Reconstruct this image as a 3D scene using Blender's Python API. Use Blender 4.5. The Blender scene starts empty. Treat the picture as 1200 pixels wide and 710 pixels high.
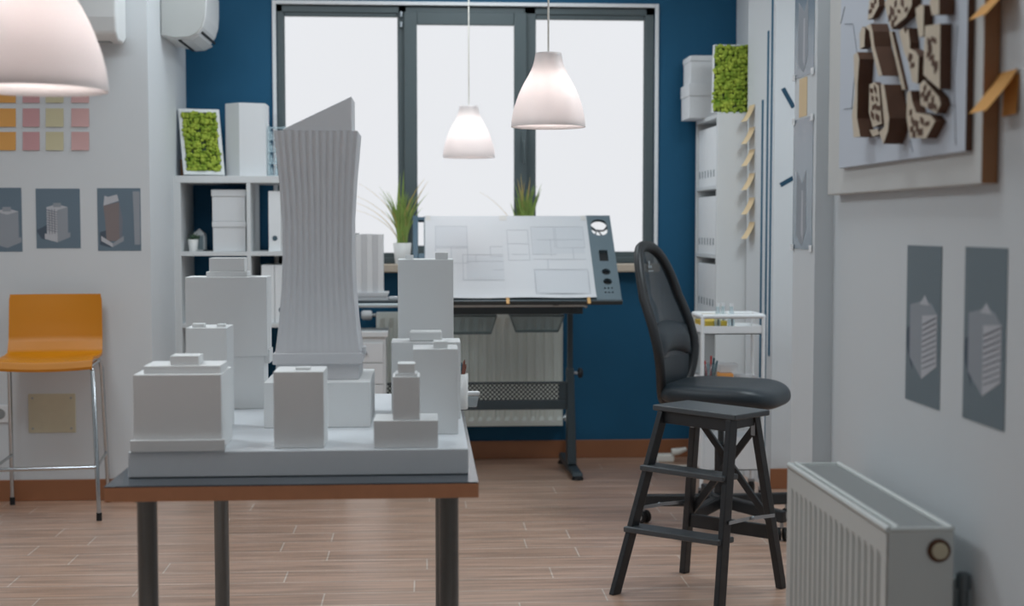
import bpy, math, random
from mathutils import Vector, Matrix
random.seed(7)
SC = bpy.context.scene
COL = SC.collection
PI = math.pi

# ------------------------------------------------------------------ camera model (1200 x 710 frame)
F = 1600.0
H = 1.29
YAW = math.atan(103 / F)
PIT = math.atan(91 / math.hypot(F, 103))
FW = Vector((math.sin(YAW) * math.cos(PIT), math.cos(YAW) * math.cos(PIT), -math.sin(PIT)))
RT = Vector((math.cos(YAW), -math.sin(YAW), 0))
UP = RT.cross(FW)
CAM = Vector((0, 0, H))
def ray(px, py): return FW + RT * ((px - 600) / F) + UP * ((355 - py) / F)
def P(px, py, d):
    r = ray(px, py); return CAM + r * (d / r.y)
def onX(px, py, X):
    r = ray(px, py); return CAM + r * (X / r.x)
def onZ(px, py, z=0.0):
    r = ray(px, py); return CAM + r * ((z - H) / r.z)
def XP(px, d, py=400): return P(px, py, d).x
def ZP(py, d, px=500): return P(px, py, d).z

# ------------------------------------------------------------------ materials
def lin(c):
    out = []
    for v in c:
        v = v / 255.0
        out.append(v / 12.92 if v <= 0.04045 else ((v + 0.055) / 1.055) ** 2.4)
    return out + [1.0]
M = {}
def mat(name, rgb, rough=0.5, metal=0.0, spec=0.5, noise=0.0, nscale=20.0, bump=0.0, bscale=200.0, coat=0.0, alpha=None):
    m = bpy.data.materials.new(name); m.use_nodes = True
    nt = m.node_tree; b = nt.nodes['Principled BSDF']
    b.inputs['Base Color'].default_value = lin(rgb)
    b.inputs['Roughness'].default_value = rough
    b.inputs['Metallic'].default_value = metal
    b.inputs['Specular IOR Level'].default_value = spec
    b.inputs['Coat Weight'].default_value = coat
    tc = nt.nodes.new('ShaderNodeTexCoord')
    if noise > 0:
        n = nt.nodes.new('ShaderNodeTexNoise'); n.inputs['Scale'].default_value = nscale
        n.inputs['Detail'].default_value = 4
        nt.links.new(tc.outputs['Object'], n.inputs['Vector'])
        mx = nt.nodes.new('ShaderNodeMixRGB'); mx.blend_type = 'MIX'
        c = lin(rgb)
        mx.inputs[1].default_value = [v * (1 - noise) for v in c[:3]] + [1]
        mx.inputs[2].default_value = [min(1, v * (1 + noise)) for v in c[:3]] + [1]
        nt.links.new(n.outputs['Fac'], mx.inputs[0])
        nt.links.new(mx.outputs[0], b.inputs['Base Color'])
    if bump > 0:
        n2 = nt.nodes.new('ShaderNodeTexNoise'); n2.inputs['Scale'].default_value = bscale
        nt.links.new(tc.outputs['Object'], n2.inputs['Vector'])
        bp = nt.nodes.new('ShaderNodeBump'); bp.inputs['Strength'].default_value = bump
        bp.inputs['Distance'].default_value = 0.002
        nt.links.new(n2.outputs['Fac'], bp.inputs['Height'])
        nt.links.new(bp.outputs['Normal'], b.inputs['Normal'])
    M[name] = m
    return m
mat('wall_white', (214, 218, 221), 0.7, noise=0.02, nscale=3, bump=0.05, bscale=120)
mat('wall_blue', (27, 88, 122), 0.65, spec=0.3, noise=0.05, nscale=4, bump=0.05, bscale=120)
mat('ceiling_white', (235, 235, 235), 0.9)
mat('frame_dark', (80, 92, 95), 0.45)
mat('trim_white', (232, 234, 236), 0.5)
mat('sill_stone', (205, 190, 172), 0.4, noise=0.12, nscale=60)
mat('model_white', (229, 230, 230), 0.6, noise=0.01, nscale=8, bump=0.03, bscale=300)
mat('tower_white', (212, 212, 215), 0.6, noise=0.01, nscale=8, bump=0.03, bscale=300)
mat('slab_white', (218, 222, 226), 0.5, spec=0.5)
mat('table_white', (62, 70, 78), 0.2, spec=0.6, coat=0.3)
mat('table_edge', (192, 134, 98), 0.5, noise=0.1, nscale=30)
mat('leg_grey', (112, 120, 124), 0.35, metal=0.6)
mat('orange', (208, 132, 14), 0.4, noise=0.04, nscale=6)
mat('chrome', (190, 196, 200), 0.18, metal=1.0)
mat('steel', (165, 172, 178), 0.35, metal=0.9)
mat('tube_light', (186, 196, 200), 0.3, metal=0.3)
mat('black_wood', (38, 40, 43), 0.42, noise=0.12, nscale=40, bump=0.1, bscale=80)
mat('black_top', (70, 75, 79), 0.38, noise=0.18, nscale=25)
mat('black_plastic', (30, 33, 36), 0.45)
mat('black_leather', (34, 44, 51), 0.42, bump=0.1, bscale=300)
mat('rubber', (22, 22, 24), 0.8)
mat('draft_dark', (52, 64, 70), 0.4)
mat('draft_panel', (92, 108, 116), 0.45)
mat('draft_rail', (62, 88, 104), 0.35)
mat('well_dark', (14, 18, 22), 0.7)
mat('tray_grey', (84, 100, 104), 0.3)
mat('paper', (200, 202, 205), 0.8)
mat('paper_line', (172, 176, 182), 0.9)
mat('paper_shade', (194, 197, 201), 0.9)
mat('radiator_white', (206, 210, 208), 0.35)
mat('radiator_back', (226, 232, 226), 0.4)
mat('grille_grey', (146, 149, 149), 0.5)
mat('shelf_white', (218, 221, 222), 0.45)
mat('card_white', (220, 222, 224), 0.7)
mat('binder_white', (236, 239, 241), 0.6)
mat('binder_hole', (70, 92, 104), 0.5)
mat('note_orange', (226, 166, 92), 0.8)
mat('note_pink', (206, 158, 160), 0.8)
mat('note_yellow', (206, 198, 164), 0.8)
mat('note_rose', (212, 172, 170), 0.8)
mat('note_beige', (226, 200, 160), 0.8)
mat('note_amber', (214, 156, 84), 0.8)
mat('print_blue', (104, 122, 136), 0.6)
mat('print_gloss', (126, 141, 154), 0.22, spec=0.8)
mat('tape_pale', (200, 198, 194), 0.6)
mat('print_wall', (110, 124, 132), 0.6)
mat('print_a', (188, 190, 196), 0.7)
mat('print_b', (150, 156, 164), 0.7)
mat('print_c', (120, 124, 134), 0.7)
mat('print_d', (76, 88, 102), 0.7)
mat('print_brown', (132, 122, 122), 0.7)
mat('plate_beige', (206, 198, 172), 0.7, noise=0.06, nscale=25)
mat('wood', (150, 104, 66), 0.55, noise=0.15, nscale=25)
mat('block_side', (88, 56, 36), 0.7, noise=0.2, nscale=40)
mat('block_top', (206, 192, 172), 0.8, noise=0.06, nscale=40)
mat('board_white', (206, 206, 204), 0.7, noise=0.03, nscale=10)
mat('panel_blue', (200, 206, 216), 0.7)
mat('ac_white', (222, 224, 224), 0.4)
mat('ac_side', (176, 178, 176), 0.5)
mat('stripe_blue', (20, 92, 124), 0.6)
mat('stripe_navy', (14, 66, 92), 0.6)
mat('green_leaf', (142, 168, 84), 0.6, noise=0.3, nscale=15)
mat('olive_leaf', (196, 172, 104), 0.6, noise=0.2, nscale=15)
mat('succulent', (64, 88, 66), 0.6)
mat('pot_white', (224, 224, 222), 0.4)
mat('soil', (70, 54, 42), 0.9)
mat('yellow_book', (206, 176, 66), 0.6)
mat('orange_card', (222, 150, 78), 0.6)
mat('red_pen', (178, 52, 46), 0.5)
mat('teal_pen', (30, 80, 92), 0.5)
mat('brown_pen', (110, 62, 48), 0.5)
mat('cable_white', (226, 222, 214), 0.5)
mat('beige_cap', (196, 186, 160), 0.4)
mat('clip_amber', (206, 160, 96), 0.5)
mat('emblem', (150, 158, 162), 0.4)

def moss_mat():
    m = bpy.data.materials.new('moss'); m.use_nodes = True; nt = m.node_tree; b = nt.nodes['Principled BSDF']
    tc = nt.nodes.new('ShaderNodeTexCoord'); n = nt.nodes.new('ShaderNodeTexNoise')
    n.inputs['Scale'].default_value = 22; n.inputs['Detail'].default_value = 5
    r = nt.nodes.new('ShaderNodeValToRGB'); e = r.color_ramp.elements
    e[0].position = 0.3; e[0].color = lin((100, 132, 44)); e[1].position = 0.7; e[1].color = lin((186, 200, 86))
    nt.links.new(tc.outputs['Object'], n.inputs['Vector']); nt.links.new(n.outputs['Fac'], r.inputs[0])
    nt.links.new(r.outputs[0], b.inputs['Base Color']); b.inputs['Roughness'].default_value = 0.9
    b.inputs['Specular IOR Level'].default_value = 0.1
    M['moss'] = m
moss_mat()

def emis_mat(name, rgb, s):
    m = bpy.data.materials.new(name); m.use_nodes = True; nt = m.node_tree; b = nt.nodes['Principled BSDF']
    b.inputs['Base Color'].default_value = (0.02, 0.02, 0.02, 1)
    b.inputs['Roughness'].default_value = 0.3; b.inputs['Specular IOR Level'].default_value = 0.2
    b.inputs['Emission Color'].default_value = lin(rgb); b.inputs['Emission Strength'].default_value = s
    M[name] = m
emis_mat('pane_light', (246, 248, 252), 0.86)
emis_mat('bulb_light', (255, 236, 224), 4.0)

def shade_mat():
    m = bpy.data.materials.new('lamp_glass'); m.use_nodes = True; nt = m.node_tree
    b = nt.nodes['Principled BSDF']; out = nt.nodes['Material Output']
    b.inputs['Base Color'].default_value = lin((236, 233, 232)); b.inputs['Roughness'].default_value = 0.45
    t = nt.nodes.new('ShaderNodeBsdfTranslucent'); t.inputs['Color'].default_value = lin((244, 240, 240))
    mx = nt.nodes.new('ShaderNodeMixShader'); mx.inputs[0].default_value = 0.4
    nt.links.new(b.outputs[0], mx.inputs[1]); nt.links.new(t.outputs[0], mx.inputs[2])
    nt.links.new(mx.outputs[0], out.inputs['Surface']); M['lamp_glass'] = m
shade_mat()

def glass_mat(name, rgb, trans):
    m = bpy.data.materials.new(name); m.use_nodes = True; nt = m.node_tree
    b = nt.nodes['Principled BSDF']; out = nt.nodes['Material Output']
    b.inputs['Base Color'].default_value = lin(rgb); b.inputs['Roughness'].default_value = 0.1
    t = nt.nodes.new('ShaderNodeBsdfTransparent'); t.inputs['Color'].default_value = (0.93, 0.96, 0.97, 1)
    mx = nt.nodes.new('ShaderNodeMixShader'); mx.inputs[0].default_value = trans
    nt.links.new(b.outputs[0], mx.inputs[1]); nt.links.new(t.outputs[0], mx.inputs[2])
    nt.links.new(mx.outputs[0], out.inputs['Surface']); M[name] = m
glass_mat('clear_plastic', (206, 218, 224), 0.5)
glass_mat('smoke_plastic', (130, 146, 150), 0.78)
glass_mat('clear_glass', (214, 232, 238), 0.6)
glass_mat('chair_mesh', (26, 31, 35), 0.1)

def perf_mat():
    m = bpy.data.materials.new('perforated'); m.use_nodes = True; nt = m.node_tree
    b = nt.nodes['Principled BSDF']; out = nt.nodes['Material Output']
    b.inputs['Base Color'].default_value = lin((40, 48, 53)); b.inputs['Roughness'].default_value = 0.45
    tc = nt.nodes.new('ShaderNodeTexCoord'); sp = nt.nodes.new('ShaderNodeSeparateXYZ')
    nt.links.new(tc.outputs['Object'], sp.inputs[0])
    def math_(op, a, bb):
        n = nt.nodes.new('ShaderNodeMath'); n.operation = op
        for i, v in enumerate((a, bb)):
            if v is None: continue
            if isinstance(v, (int, float)): n.inputs[i].default_value = v
            else: nt.links.new(v, n.inputs[i])
        return n.outputs[0]
    k = PI / 0.023
    u = math_('ADD', sp.outputs[0], sp.outputs[2]); v = math_('SUBTRACT', sp.outputs[0], sp.outputs[2])
    s1 = math_('SINE', math_('MULTIPLY', u, k), None); s2 = math_('SINE', math_('MULTIPLY', v, k), None)
    pr = math_('ABSOLUTE', math_('MULTIPLY', s1, s2), None)
    gt = math_('GREATER_THAN', pr, 0.42)
    t = nt.nodes.new('ShaderNodeBsdfTransparent')
    mx = nt.nodes.new('ShaderNodeMixShader')
    nt.links.new(gt, mx.inputs[0]); nt.links.new(b.outputs[0], mx.inputs[1]); nt.links.new(t.outputs[0], mx.inputs[2])
    nt.links.new(mx.outputs[0], out.inputs['Surface']); M['perforated'] = m
perf_mat()

def floor_mat():
    m = bpy.data.materials.new('floor_planks'); m.use_nodes = True; nt = m.node_tree; b = nt.nodes['Principled BSDF']
    tc = nt.nodes.new('ShaderNodeTexCoord')
    br = nt.nodes.new('ShaderNodeTexBrick')
    br.offset = 0.0; br.offset_frequency = 2; br.squash = 1.0
    br.inputs['Color1'].default_value = lin((204, 168, 146)); br.inputs['Color2'].default_value = lin((192, 155, 132))
    br.inputs['Mortar'].default_value = lin((226, 211, 198))
    br.inputs['Scale'].default_value = 1.0; br.inputs['Mortar Size'].default_value = 0.003
    br.inputs['Mortar Smooth'].default_value = 0.2; br.inputs['Bias'].default_value = 0.0
    br.inputs['Brick Width'].default_value = 0.98; br.inputs['Row Height'].default_value = 0.158
    sp = nt.nodes.new('ShaderNodeSeparateXYZ'); nt.links.new(tc.outputs['Object'], sp.inputs[0])
    dv = nt.nodes.new('ShaderNodeMath'); dv.operation = 'DIVIDE'; dv.inputs[1].default_value = 0.158; nt.links.new(sp.outputs[1], dv.inputs[0])
    fl_ = nt.nodes.new('ShaderNodeMath'); fl_.operation = 'FLOOR'; nt.links.new(dv.outputs[0], fl_.inputs[0])
    wn = nt.nodes.new('ShaderNodeTexWhiteNoise'); wn.noise_dimensions = '1D'; nt.links.new(fl_.outputs[0], wn.inputs['W'])
    ax = nt.nodes.new('ShaderNodeMath'); ax.operation = 'MULTIPLY_ADD'; ax.inputs[1].default_value = 0.98
    nt.links.new(wn.outputs['Value'], ax.inputs[0]); nt.links.new(sp.outputs[0], ax.inputs[2])
    cb = nt.nodes.new('ShaderNodeCombineXYZ'); nt.links.new(ax.outputs[0], cb.inputs[0]); nt.links.new(sp.outputs[1], cb.inputs[1])
    nt.links.new(cb.outputs[0], br.inputs['Vector'])
    mp = nt.nodes.new('ShaderNodeMapping'); mp.inputs['Scale'].default_value = (1.2, 16, 1)
    nt.links.new(tc.outputs['Object'], mp.inputs['Vector'])
    n = nt.nodes.new('ShaderNodeTexNoise'); n.inputs['Scale'].default_value = 2.5; n.inputs['Detail'].default_value = 6
    nt.links.new(mp.outputs[0], n.inputs['Vector'])
    r = nt.nodes.new('ShaderNodeValToRGB'); e = r.color_ramp.elements
    e[0].position = 0.3; e[0].color = (0.62, 0.60, 0.58, 1); e[1].position = 0.62; e[1].color = (1.05, 1.04, 1.03, 1)
    nt.links.new(n.outputs['Fac'], r.inputs[0])
    mx = nt.nodes.new('ShaderNodeMixRGB'); mx.blend_type = 'MULTIPLY'; mx.inputs[0].default_value = 1
    nt.links.new(br.outputs['Color'], mx.inputs[1]); nt.links.new(r.outputs[0], mx.inputs[2])
    nt.links.new(mx.outputs[0], b.inputs['Base Color'])
    b.inputs['Roughness'].default_value = 0.36; b.inputs['Specular IOR Level'].default_value = 0.8; b.inputs['Coat Weight'].default_value = 0.9; b.inputs['Coat Roughness'].default_value = 0.36
    bp = nt.nodes.new('ShaderNodeBump'); bp.inputs['Strength'].default_value = 0.25; bp.inputs['Distance'].default_value = 0.002
    inv = nt.nodes.new('ShaderNodeMath'); inv.operation = 'SUBTRACT'; inv.inputs[0].default_value = 1
    nt.links.new(br.outputs['Fac'], inv.inputs[1]); nt.links.new(inv.outputs[0], bp.inputs['Height'])
    nt.links.new(bp.outputs['Normal'], b.inputs['Normal'])
    M['floor_planks'] = m
floor_mat()
def base_mat():
    m = mat('baseboard_tile', (150, 98, 66), 0.4, noise=0.12, nscale=6)
base_mat()

# ------------------------------------------------------------------ mesh builder
OFF = {}
class MB:
    def __init__(s): s.v = []; s.f = []; s.sm = []
    def add(s, vs, fs, smooth=False):
        o = len(s.v); s.v += [Vector(v) for v in vs]
        for f in fs: s.f.append([i + o for i in f]); s.sm.append(smooth)
        return s
    def box(s, x0, x1, y0, y1, z0, z1):
        vs = [(x0,y0,z0),(x1,y0,z0),(x1,y1,z0),(x0,y1,z0),(x0,y0,z1),(x1,y0,z1),(x1,y1,z1),(x0,y1,z1)]
        return s.add(vs, [(0,3,2,1),(4,5,6,7),(0,1,5,4),(1,2,6,5),(2,3,7,6),(3,0,4,7)])
    def hexa(s, b, t):   # bottom 4, top 4 (ccw from above)
        return s.add(list(b) + list(t), [(0,3,2,1),(4,5,6,7),(0,1,5,4),(1,2,6,5),(2,3,7,6),(3,0,4,7)])
    def bar(s, p0, p1, w, t, side=(0,0,1)):   # rectangular bar; w along 'side', t along the other
        p0 = Vector(p0); p1 = Vector(p1); a = (p1 - p0).normalized(); sd = Vector(side)
        sd = (sd - a * sd.dot(a)).normalized(); n = a.cross(sd)
        c = [sd * (w/2) * i + n * (t/2) * j for i, j in ((-1,-1),(1,-1),(1,1),(-1,1))]
        return s.add([p0 + q for q in c] + [p1 + q for q in c],
                     [(0,3,2,1),(4,5,6,7),(0,1,5,4),(1,2,6,5),(2,3,7,6),(3,0,4,7)])
    def prism(s, poly, z0, z1):
        n = len(poly)
        vs = [(x, y, z0) for x, y in poly] + [(x, y, z1) for x, y in poly]
        fs = [list(range(n))[::-1], list(range(n, 2*n))] + [(i, (i+1) % n, (i+1) % n + n, i + n) for i in range(n)]
        return s.add(vs, fs)
    def extr(s, pts, vec):   # any planar polygon extruded along a vector
        n = len(pts); vec = Vector(vec); pts = [Vector(p) for p in pts]
        vs = pts + [p + vec for p in pts]
        fs = [list(range(n))[::-1], list(range(n, 2*n))] + [(i, (i+1) % n, (i+1) % n + n, i + n) for i in range(n)]
        return s.add(vs, fs)
    def tube(s, pts, r, n=10, closed=False, sx=1.0, ref=(0,0,1), cap=True):
        pts = [Vector(p) for p in pts]; m = len(pts); rings = []
        rr = r if isinstance(r, (list, tuple)) else [r] * m
        for i, p in enumerate(pts):
            a = pts[(i+1) % m] if (closed or i < m-1) else pts[i]
            b = pts[i-1] if (closed or i > 0) else pts[i]
            t = (a - b).normalized(); rf = Vector(ref)
            if abs(t.dot(rf)) > 0.97: rf = Vector((1, 0, 0)) if abs(t.x) < 0.9 else Vector((0, 1, 0))
            u = (rf - t * rf.dot(t)).normalized(); w = t.cross(u)
            rings.append([p + u * math.cos(2*PI*k/n) * rr[i] + w * math.sin(2*PI*k/n) * rr[i] * sx for k in range(n)])
        vs = [q for g in rings for q in g]; fs = []
        for i in range(m if closed else m-1):
            for k in range(n):
                j = (i+1) % m
                fs.append((i*n+k, i*n+(k+1) % n, j*n+(k+1) % n, j*n+k))
        s.add(vs, fs, True)
        if cap and not closed: s.add(rings[0], [list(range(n))[::-1]]); s.add(rings[-1], [list(range(n))])
        return s
    def lathe(s, prof, c=(0,0,0), n=40, axis='z'):   # prof (r, h)
        c = Vector(c); vs = []; fs = []
        for r, h in prof:
            for k in range(n):
                a = 2*PI*k/n; u, v = r*math.cos(a), r*math.sin(a)
                vs.append(c + (Vector((u, v, h)) if axis == 'z' else Vector((h, u, v)) if axis == 'x' else Vector((v, h, u))))
        for i in range(len(prof)-1):
            for k in range(n):
                fs.append((i*n+k, i*n+(k+1) % n, (i+1)*n+(k+1) % n, (i+1)*n+k))
        s.add(vs, fs, True)
        if prof[0][0] > 1e-6: s.add(vs[:n], [list(range(n))[::-1]]) if prof[0] != prof[-1] else None
        if prof[-1][0] > 1e-6 and prof[0] != prof[-1]: s.add(vs[-n:], [list(range(n))])
        return s
    def grid(s, fn, nu, nv, th=None, smooth=True):   # fn(u,v)->point ; optional thickness vector fn
        vs = [Vector(fn(i/nu, j/nv)) for j in range(nv+1) for i in range(nu+1)]
        W = nu+1
        fs = [(j*W+i, j*W+i+1, (j+1)*W+i+1, (j+1)*W+i) for j in range(nv) for i in range(nu)]
        if th is None: return s.add(vs, fs, smooth)
        N = len(vs); t = Vector(th)
        vs2 = [v + t for v in vs]
        fs2 = [tuple(q + N for q in reversed(f)) for f in fs]
        edge = [i for i in range(W)] + [j*W+nu for j in range(1, nv+1)] + [nv*W+i for i in range(nu-1, -1, -1)] + [j*W for j in range(nv-1, 0, -1)]
        sd = [(edge[k], edge[k]+N, edge[(k+1) % len(edge)]+N, edge[(k+1) % len(edge)]) for k in range(len(edge))]
        s.add(vs+vs2, fs+fs2, smooth)
        s.add(vs+vs2, sd, False)
        return s
    def ball(s, c, r, nu=10, nv=6, sc=(1,1,1)):
        c = Vector(c); vs = [c + Vector((0,0,-r*sc[2]))]; fs = []
        for j in range(1, nv):
            t = -PI/2 + PI*j/nv
            for i in range(nu):
                a = 2*PI*i/nu
                vs.append(c + Vector((r*sc[0]*math.cos(t)*math.cos(a), r*sc[1]*math.cos(t)*math.sin(a), r*sc[2]*math.sin(t))))
        vs.append(c + Vector((0,0,r*sc[2]))); L = len(vs)-1
        for i in range(nu):
            fs.append((0, 1+(i+1) % nu, 1+i)); fs.append((L, L-nu+i, L-nu+(i+1) % nu))
            for j in range(nv-2):
                fs.append((1+j*nu+i, 1+j*nu+(i+1) % nu, 1+(j+1)*nu+(i+1) % nu, 1+(j+1)*nu+i))
        return s.add(vs, fs, True)
    def xf(s, m): s.v = [m @ v for v in s.v]; return s
    def build(s, name, material, parent=None, bevel=0.0, seg=2, base=False, subsurf=0, autos=None):
        lo = Vector([min(v[i] for v in s.v) for i in range(3)]); hi = Vector([max(v[i] for v in s.v) for i in range(3)])
        c = (lo + hi) / 2
        if parent is None: c.z = lo.z
        me = bpy.data.meshes.new(name)
        me.from_pydata([v - c for v in s.v], [], s.f); me.validate()
        if len(me.polygons) == len(s.sm):
            me.polygons.foreach_set('use_smooth', s.sm)
        mats = material if isinstance(material, (list, tuple)) else [material]
        for q in mats: me.materials.append(M[q] if isinstance(q, str) else q)
        me.update()
        o = bpy.data.objects.new(name, me); COL.objects.link(o)
        if parent is not None:
            o.parent = parent; o.location = c - OFF[parent.name]
        else: o.location = c
        OFF[o.name] = c.copy()
        if subsurf:
            sm = o.modifiers.new('sub', 'SUBSURF'); sm.levels = subsurf; sm.render_levels = subsurf
        if bevel > 0:
            b = o.modifiers.new('bevel', 'BEVEL'); b.width = bevel; b.segments = seg; b.limit_method = 'ANGLE'; b.angle_limit = 0.6
            b.harden_normals = False
        return o
def setmat_faces(o, fn):   # assign slot per polygon by a test on its normal / centre
    for p in o.data.polygons: p.material_index = fn(p)

def tag(o, label=None, cat=None, group=None, kind=None):
    if label: o['label'] = label
    if cat: o['category'] = cat
    if group: o['group'] = group
    if kind: o['kind'] = kind
    return o
def empty(name, loc, label, cat, group=None, rz=None):
    o = bpy.data.objects.new(name, None); COL.objects.link(o); o.location = loc; o.empty_display_size = 0.1
    OFF[o.name] = Vector(loc) if rz is None else Vector((0, 0, 0))
    if rz is not None: o.rotation_euler = (0, 0, rz)
    return tag(o, label, cat, group)
def struct(o): o['kind'] = 'structure'; return o
def copy_tree(o, parent=None):
    c = o.copy(); COL.objects.link(c)
    if parent is not None: c.parent = parent
    for ch in [q for q in bpy.data.objects if q.parent == o]: copy_tree(ch, c)
    return c
def plate(pts_outer, holes, thick):   # polygon with holes in local xy, as mesh data (verts, faces)
    cu = bpy.data.curves.new('tmp', 'CURVE'); cu.dimensions = '2D'; cu.fill_mode = 'BOTH'; cu.extrude = thick / 2
    for ring in [pts_outer] + holes:
        sp = cu.splines.new('POLY'); sp.points.add(len(ring)-1)
        for i, (x, y) in enumerate(ring): sp.points[i].co = (x, y, 0, 1)
        sp.use_cyclic_u = True
    ob = bpy.data.objects.new('tmp', cu); COL.objects.link(ob)
    dg = bpy.context.evaluated_depsgraph_get(); dg.update()
    me = bpy.data.meshes.new_from_object(ob.evaluated_get(dg))
    vs = [v.co.copy() for v in me.vertices]; fs = [list(p.vertices) for p in me.polygons]
    bpy.data.objects.remove(ob); bpy.data.curves.remove(cu); bpy.data.meshes.remove(me)
    return vs, fs
def rrect(cx, cy, w, h, r, n=6):
    out = []
    for qx, qy, a0 in ((1,1,0),(-1,1,90),(-1,-1,180),(1,-1,270)):
        for k in range(n+1):
            a = math.radians(a0 + 90*k/n)
            out.append((cx + qx*(w/2-r) + r*math.cos(a), cy + qy*(h/2-r) + r*math.sin(a)))
    return out
def circ(cx, cy, r, n=20): return [(cx + r*math.cos(2*PI*k/n), cy + r*math.sin(2*PI*k/n)) for k in range(n)]

# ================================================================== THE ROOM
DB = 7.5      # blue wall
DL = 6.48     # white wall on the left
DR = 6.55     # white wall on the right
CEIL = 2.85
XL = XP(178, DL)              # left alcove side
XE = 0.97                     # near right wall
XR = 1.722                    # right alcove side
XFL, XFR = -3.6, 2.5
DREAR = -2.6
fl = MB().box(XFL-.1, XFR+.1, DREAR, DB+.2, -0.1, 0).build('floor', 'floor_planks'); struct(fl)
ce = MB().box(XFL-.1, XFR+.1, DREAR, DB+.2, CEIL, CEIL+.1).build('ceiling', 'ceiling_white'); struct(ce)

# window opening
WX0, WX1 = XP(327, DB), XP(765.5, DB)
WZ0, WZ1 = ZP(309, DB), ZP(7, DB, 546)
mb = MB()
mb.box(XL-.02, WX0, DB, DB+.18, 0, CEIL); mb.box(WX1, XR+.02, DB, DB+.18, 0, CEIL)
mb.box(WX0, WX1, DB, DB+.18, 0, WZ0); mb.box(WX0, WX1, DB, DB+.18, WZ1, CEIL)
struct(mb.build('wall_back', 'wall_blue'))
# left white wall, running into the alcove side
mb = MB().prism([(XFL, DL), (XL, DL), (XL, DB+.02), (XFL, DB+.02)], 0, CEIL)
struct(mb.build('wall_left', 'wall_white'))
struct(MB().box(XFL-.1, XFL, DREAR, DB+.02, 0, CEIL).build('wall_far_left', 'wall_white'))
# right white wall block: slanted face with the stripes, then the recess of the bookcase
XA0 = XP(905, DR); XA1 = XP(873.5, 6.9)
struct(MB().prism([(XA0, DR), (XFR, DR), (XFR, 6.9), (XA1, 6.9)], 0, CEIL).build('wall_right', 'wall_white'))
struct(MB().box(XR, XFR, 6.9, DB+.02, 0, CEIL).build('wall_recess', 'wall_white'))
struct(MB().box(XFR, XFR+.1, DREAR, DB+.02, 0, CEIL).build('wall_far_right', 'wall_white'))
DD = onX(975, 400, XE).y
XC = XP(953.5, DD)
DC = onX(928, 400, XC).y
struct(MB().box(XE, XE+.16, DREAR, DC, 0, CEIL).build('wall_right_near', 'wall_white'))
struct(MB().box(XC, XE+.0005, DD, DC, 0, CEIL).build('wall_pilaster', 'wall_white'))
# baseboards
BBH = 0.1
struct(MB().box(XL, XR, DB-.012, DB, 0, BBH).build('baseboard_back', 'baseboard_tile', bevel=.003))
struct(MB().box(XFL, XL+.011, DL-.012, DL, 0, BBH).build('baseboard_left', 'baseboard_tile', bevel=.003))
struct(MB().box(XA0-.005, XFR, DR-.012, DR, 0, BBH).build('baseboard_right', 'baseboard_tile', bevel=.003))
struct(MB().box(XE-.012, XE, DREAR, DD, 0, BBH).build('baseboard_right_near', 'baseboard_tile', bevel=.003))
# window trim and window
def zt(px, py): return P(px, py, DB).z
tw = 0.02
mb = MB()
mb.box(WX0-tw, WX0, DB-.012, DB+.02, WZ0-.02, WZ1+tw); mb.box(WX1, WX1+tw, DB-.012, DB+.02, WZ0-.02, WZ1+tw)
mb.box(WX0, WX1, DB-.012, DB+.02, WZ1, WZ1+tw)
struct(mb.build('trim_1', 'trim_white', bevel=.003))
struct(MB().box(WX0-.04, WX1+.02, DB-.09, DB+.03, WZ0-.045, WZ0).build('trim_2', 'sill_stone', bevel=.006))
# frame: outer with two mullions
fy0, fy1 = DB+.015, DB+.085
xs = [WX0, XP(334, DB), XP(469, DB), XP(488, DB), XP(605, DB), XP(625, DB), XP(755, DB), WX1]
mb = MB()
ft = .055
mb.box(WX0, WX0+.035, fy0, fy1, WZ0, WZ1); mb.box(WX1-.05, WX1, fy0, fy1, WZ0, WZ1)
mb.box(WX0, WX1, fy0, fy1, WZ1-.04, WZ1); mb.box(WX0, WX1, fy0, fy1, WZ0, WZ0+.035)
mb.box(XP(468, DB), XP(478, DB), fy0, fy1, WZ0, WZ1); mb.box(XP(614, DB), XP(628, DB), fy0, fy1, WZ0, WZ1)
win = struct(mb.build('window_1', 'frame_dark', bevel=.004))
def sash(xa, xb, za, zb, t, ta, y0, y1):
    m_ = MB(); m_.box(xa, xa+t, y0, y1, za, zb); m_.box(xb-t, xb, y0, y1, za, zb)
    m_.box(xa+t, xb-t, y0, y1, zb-ta, zb); m_.box(xa+t, xb-t, y0, y1, za, za+ta)
    f = m_.build('sash', 'frame_dark', win, bevel=.005)
    MB().box(xa+t-.01, xb-t+.01, y0+.02, y0+.03, za+ta-.01, zb-ta+.01).build('pane', 'pane_light', f)
    return f
sash(WX0+.03, XP(470, DB), WZ0+.02, WZ1-.02, .013, .04, fy0+.01, fy1-.005)
sm = sash(XP(475, DB), XP(617, DB), WZ0+.03, WZ1-.035, XP(490, DB)-XP(475, DB), .07, fy0-.03, fy1-.02)
sash(XP(624, DB), WX1-.045, WZ0+.02, WZ1-.02, .012, .045, fy0+.01, fy1-.005)
hx = XP(613.5, DB)
mb = MB().box(hx-.012, hx+.012, fy0-.045, fy0-.028, ZP(188, DB), ZP(155, DB)).tube([(hx, fy0-.04, ZP(166, DB)), (hx, fy0-.075, ZP(166, DB)), (hx, fy0-.075, ZP(192, DB))], .009)
mb.build('window_handle', 'frame_dark', sm, bevel=.003)
mb = MB()
for k in (1, 2):
    mb.tube([(XP(472, DB), fy0-.02, ZP(14 + 12*k-12, DB)), (XP(472, DB), fy0-.02, ZP(20+12*k-12, DB))], .008)
mb.build('hinge', 'steel', win)

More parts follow.
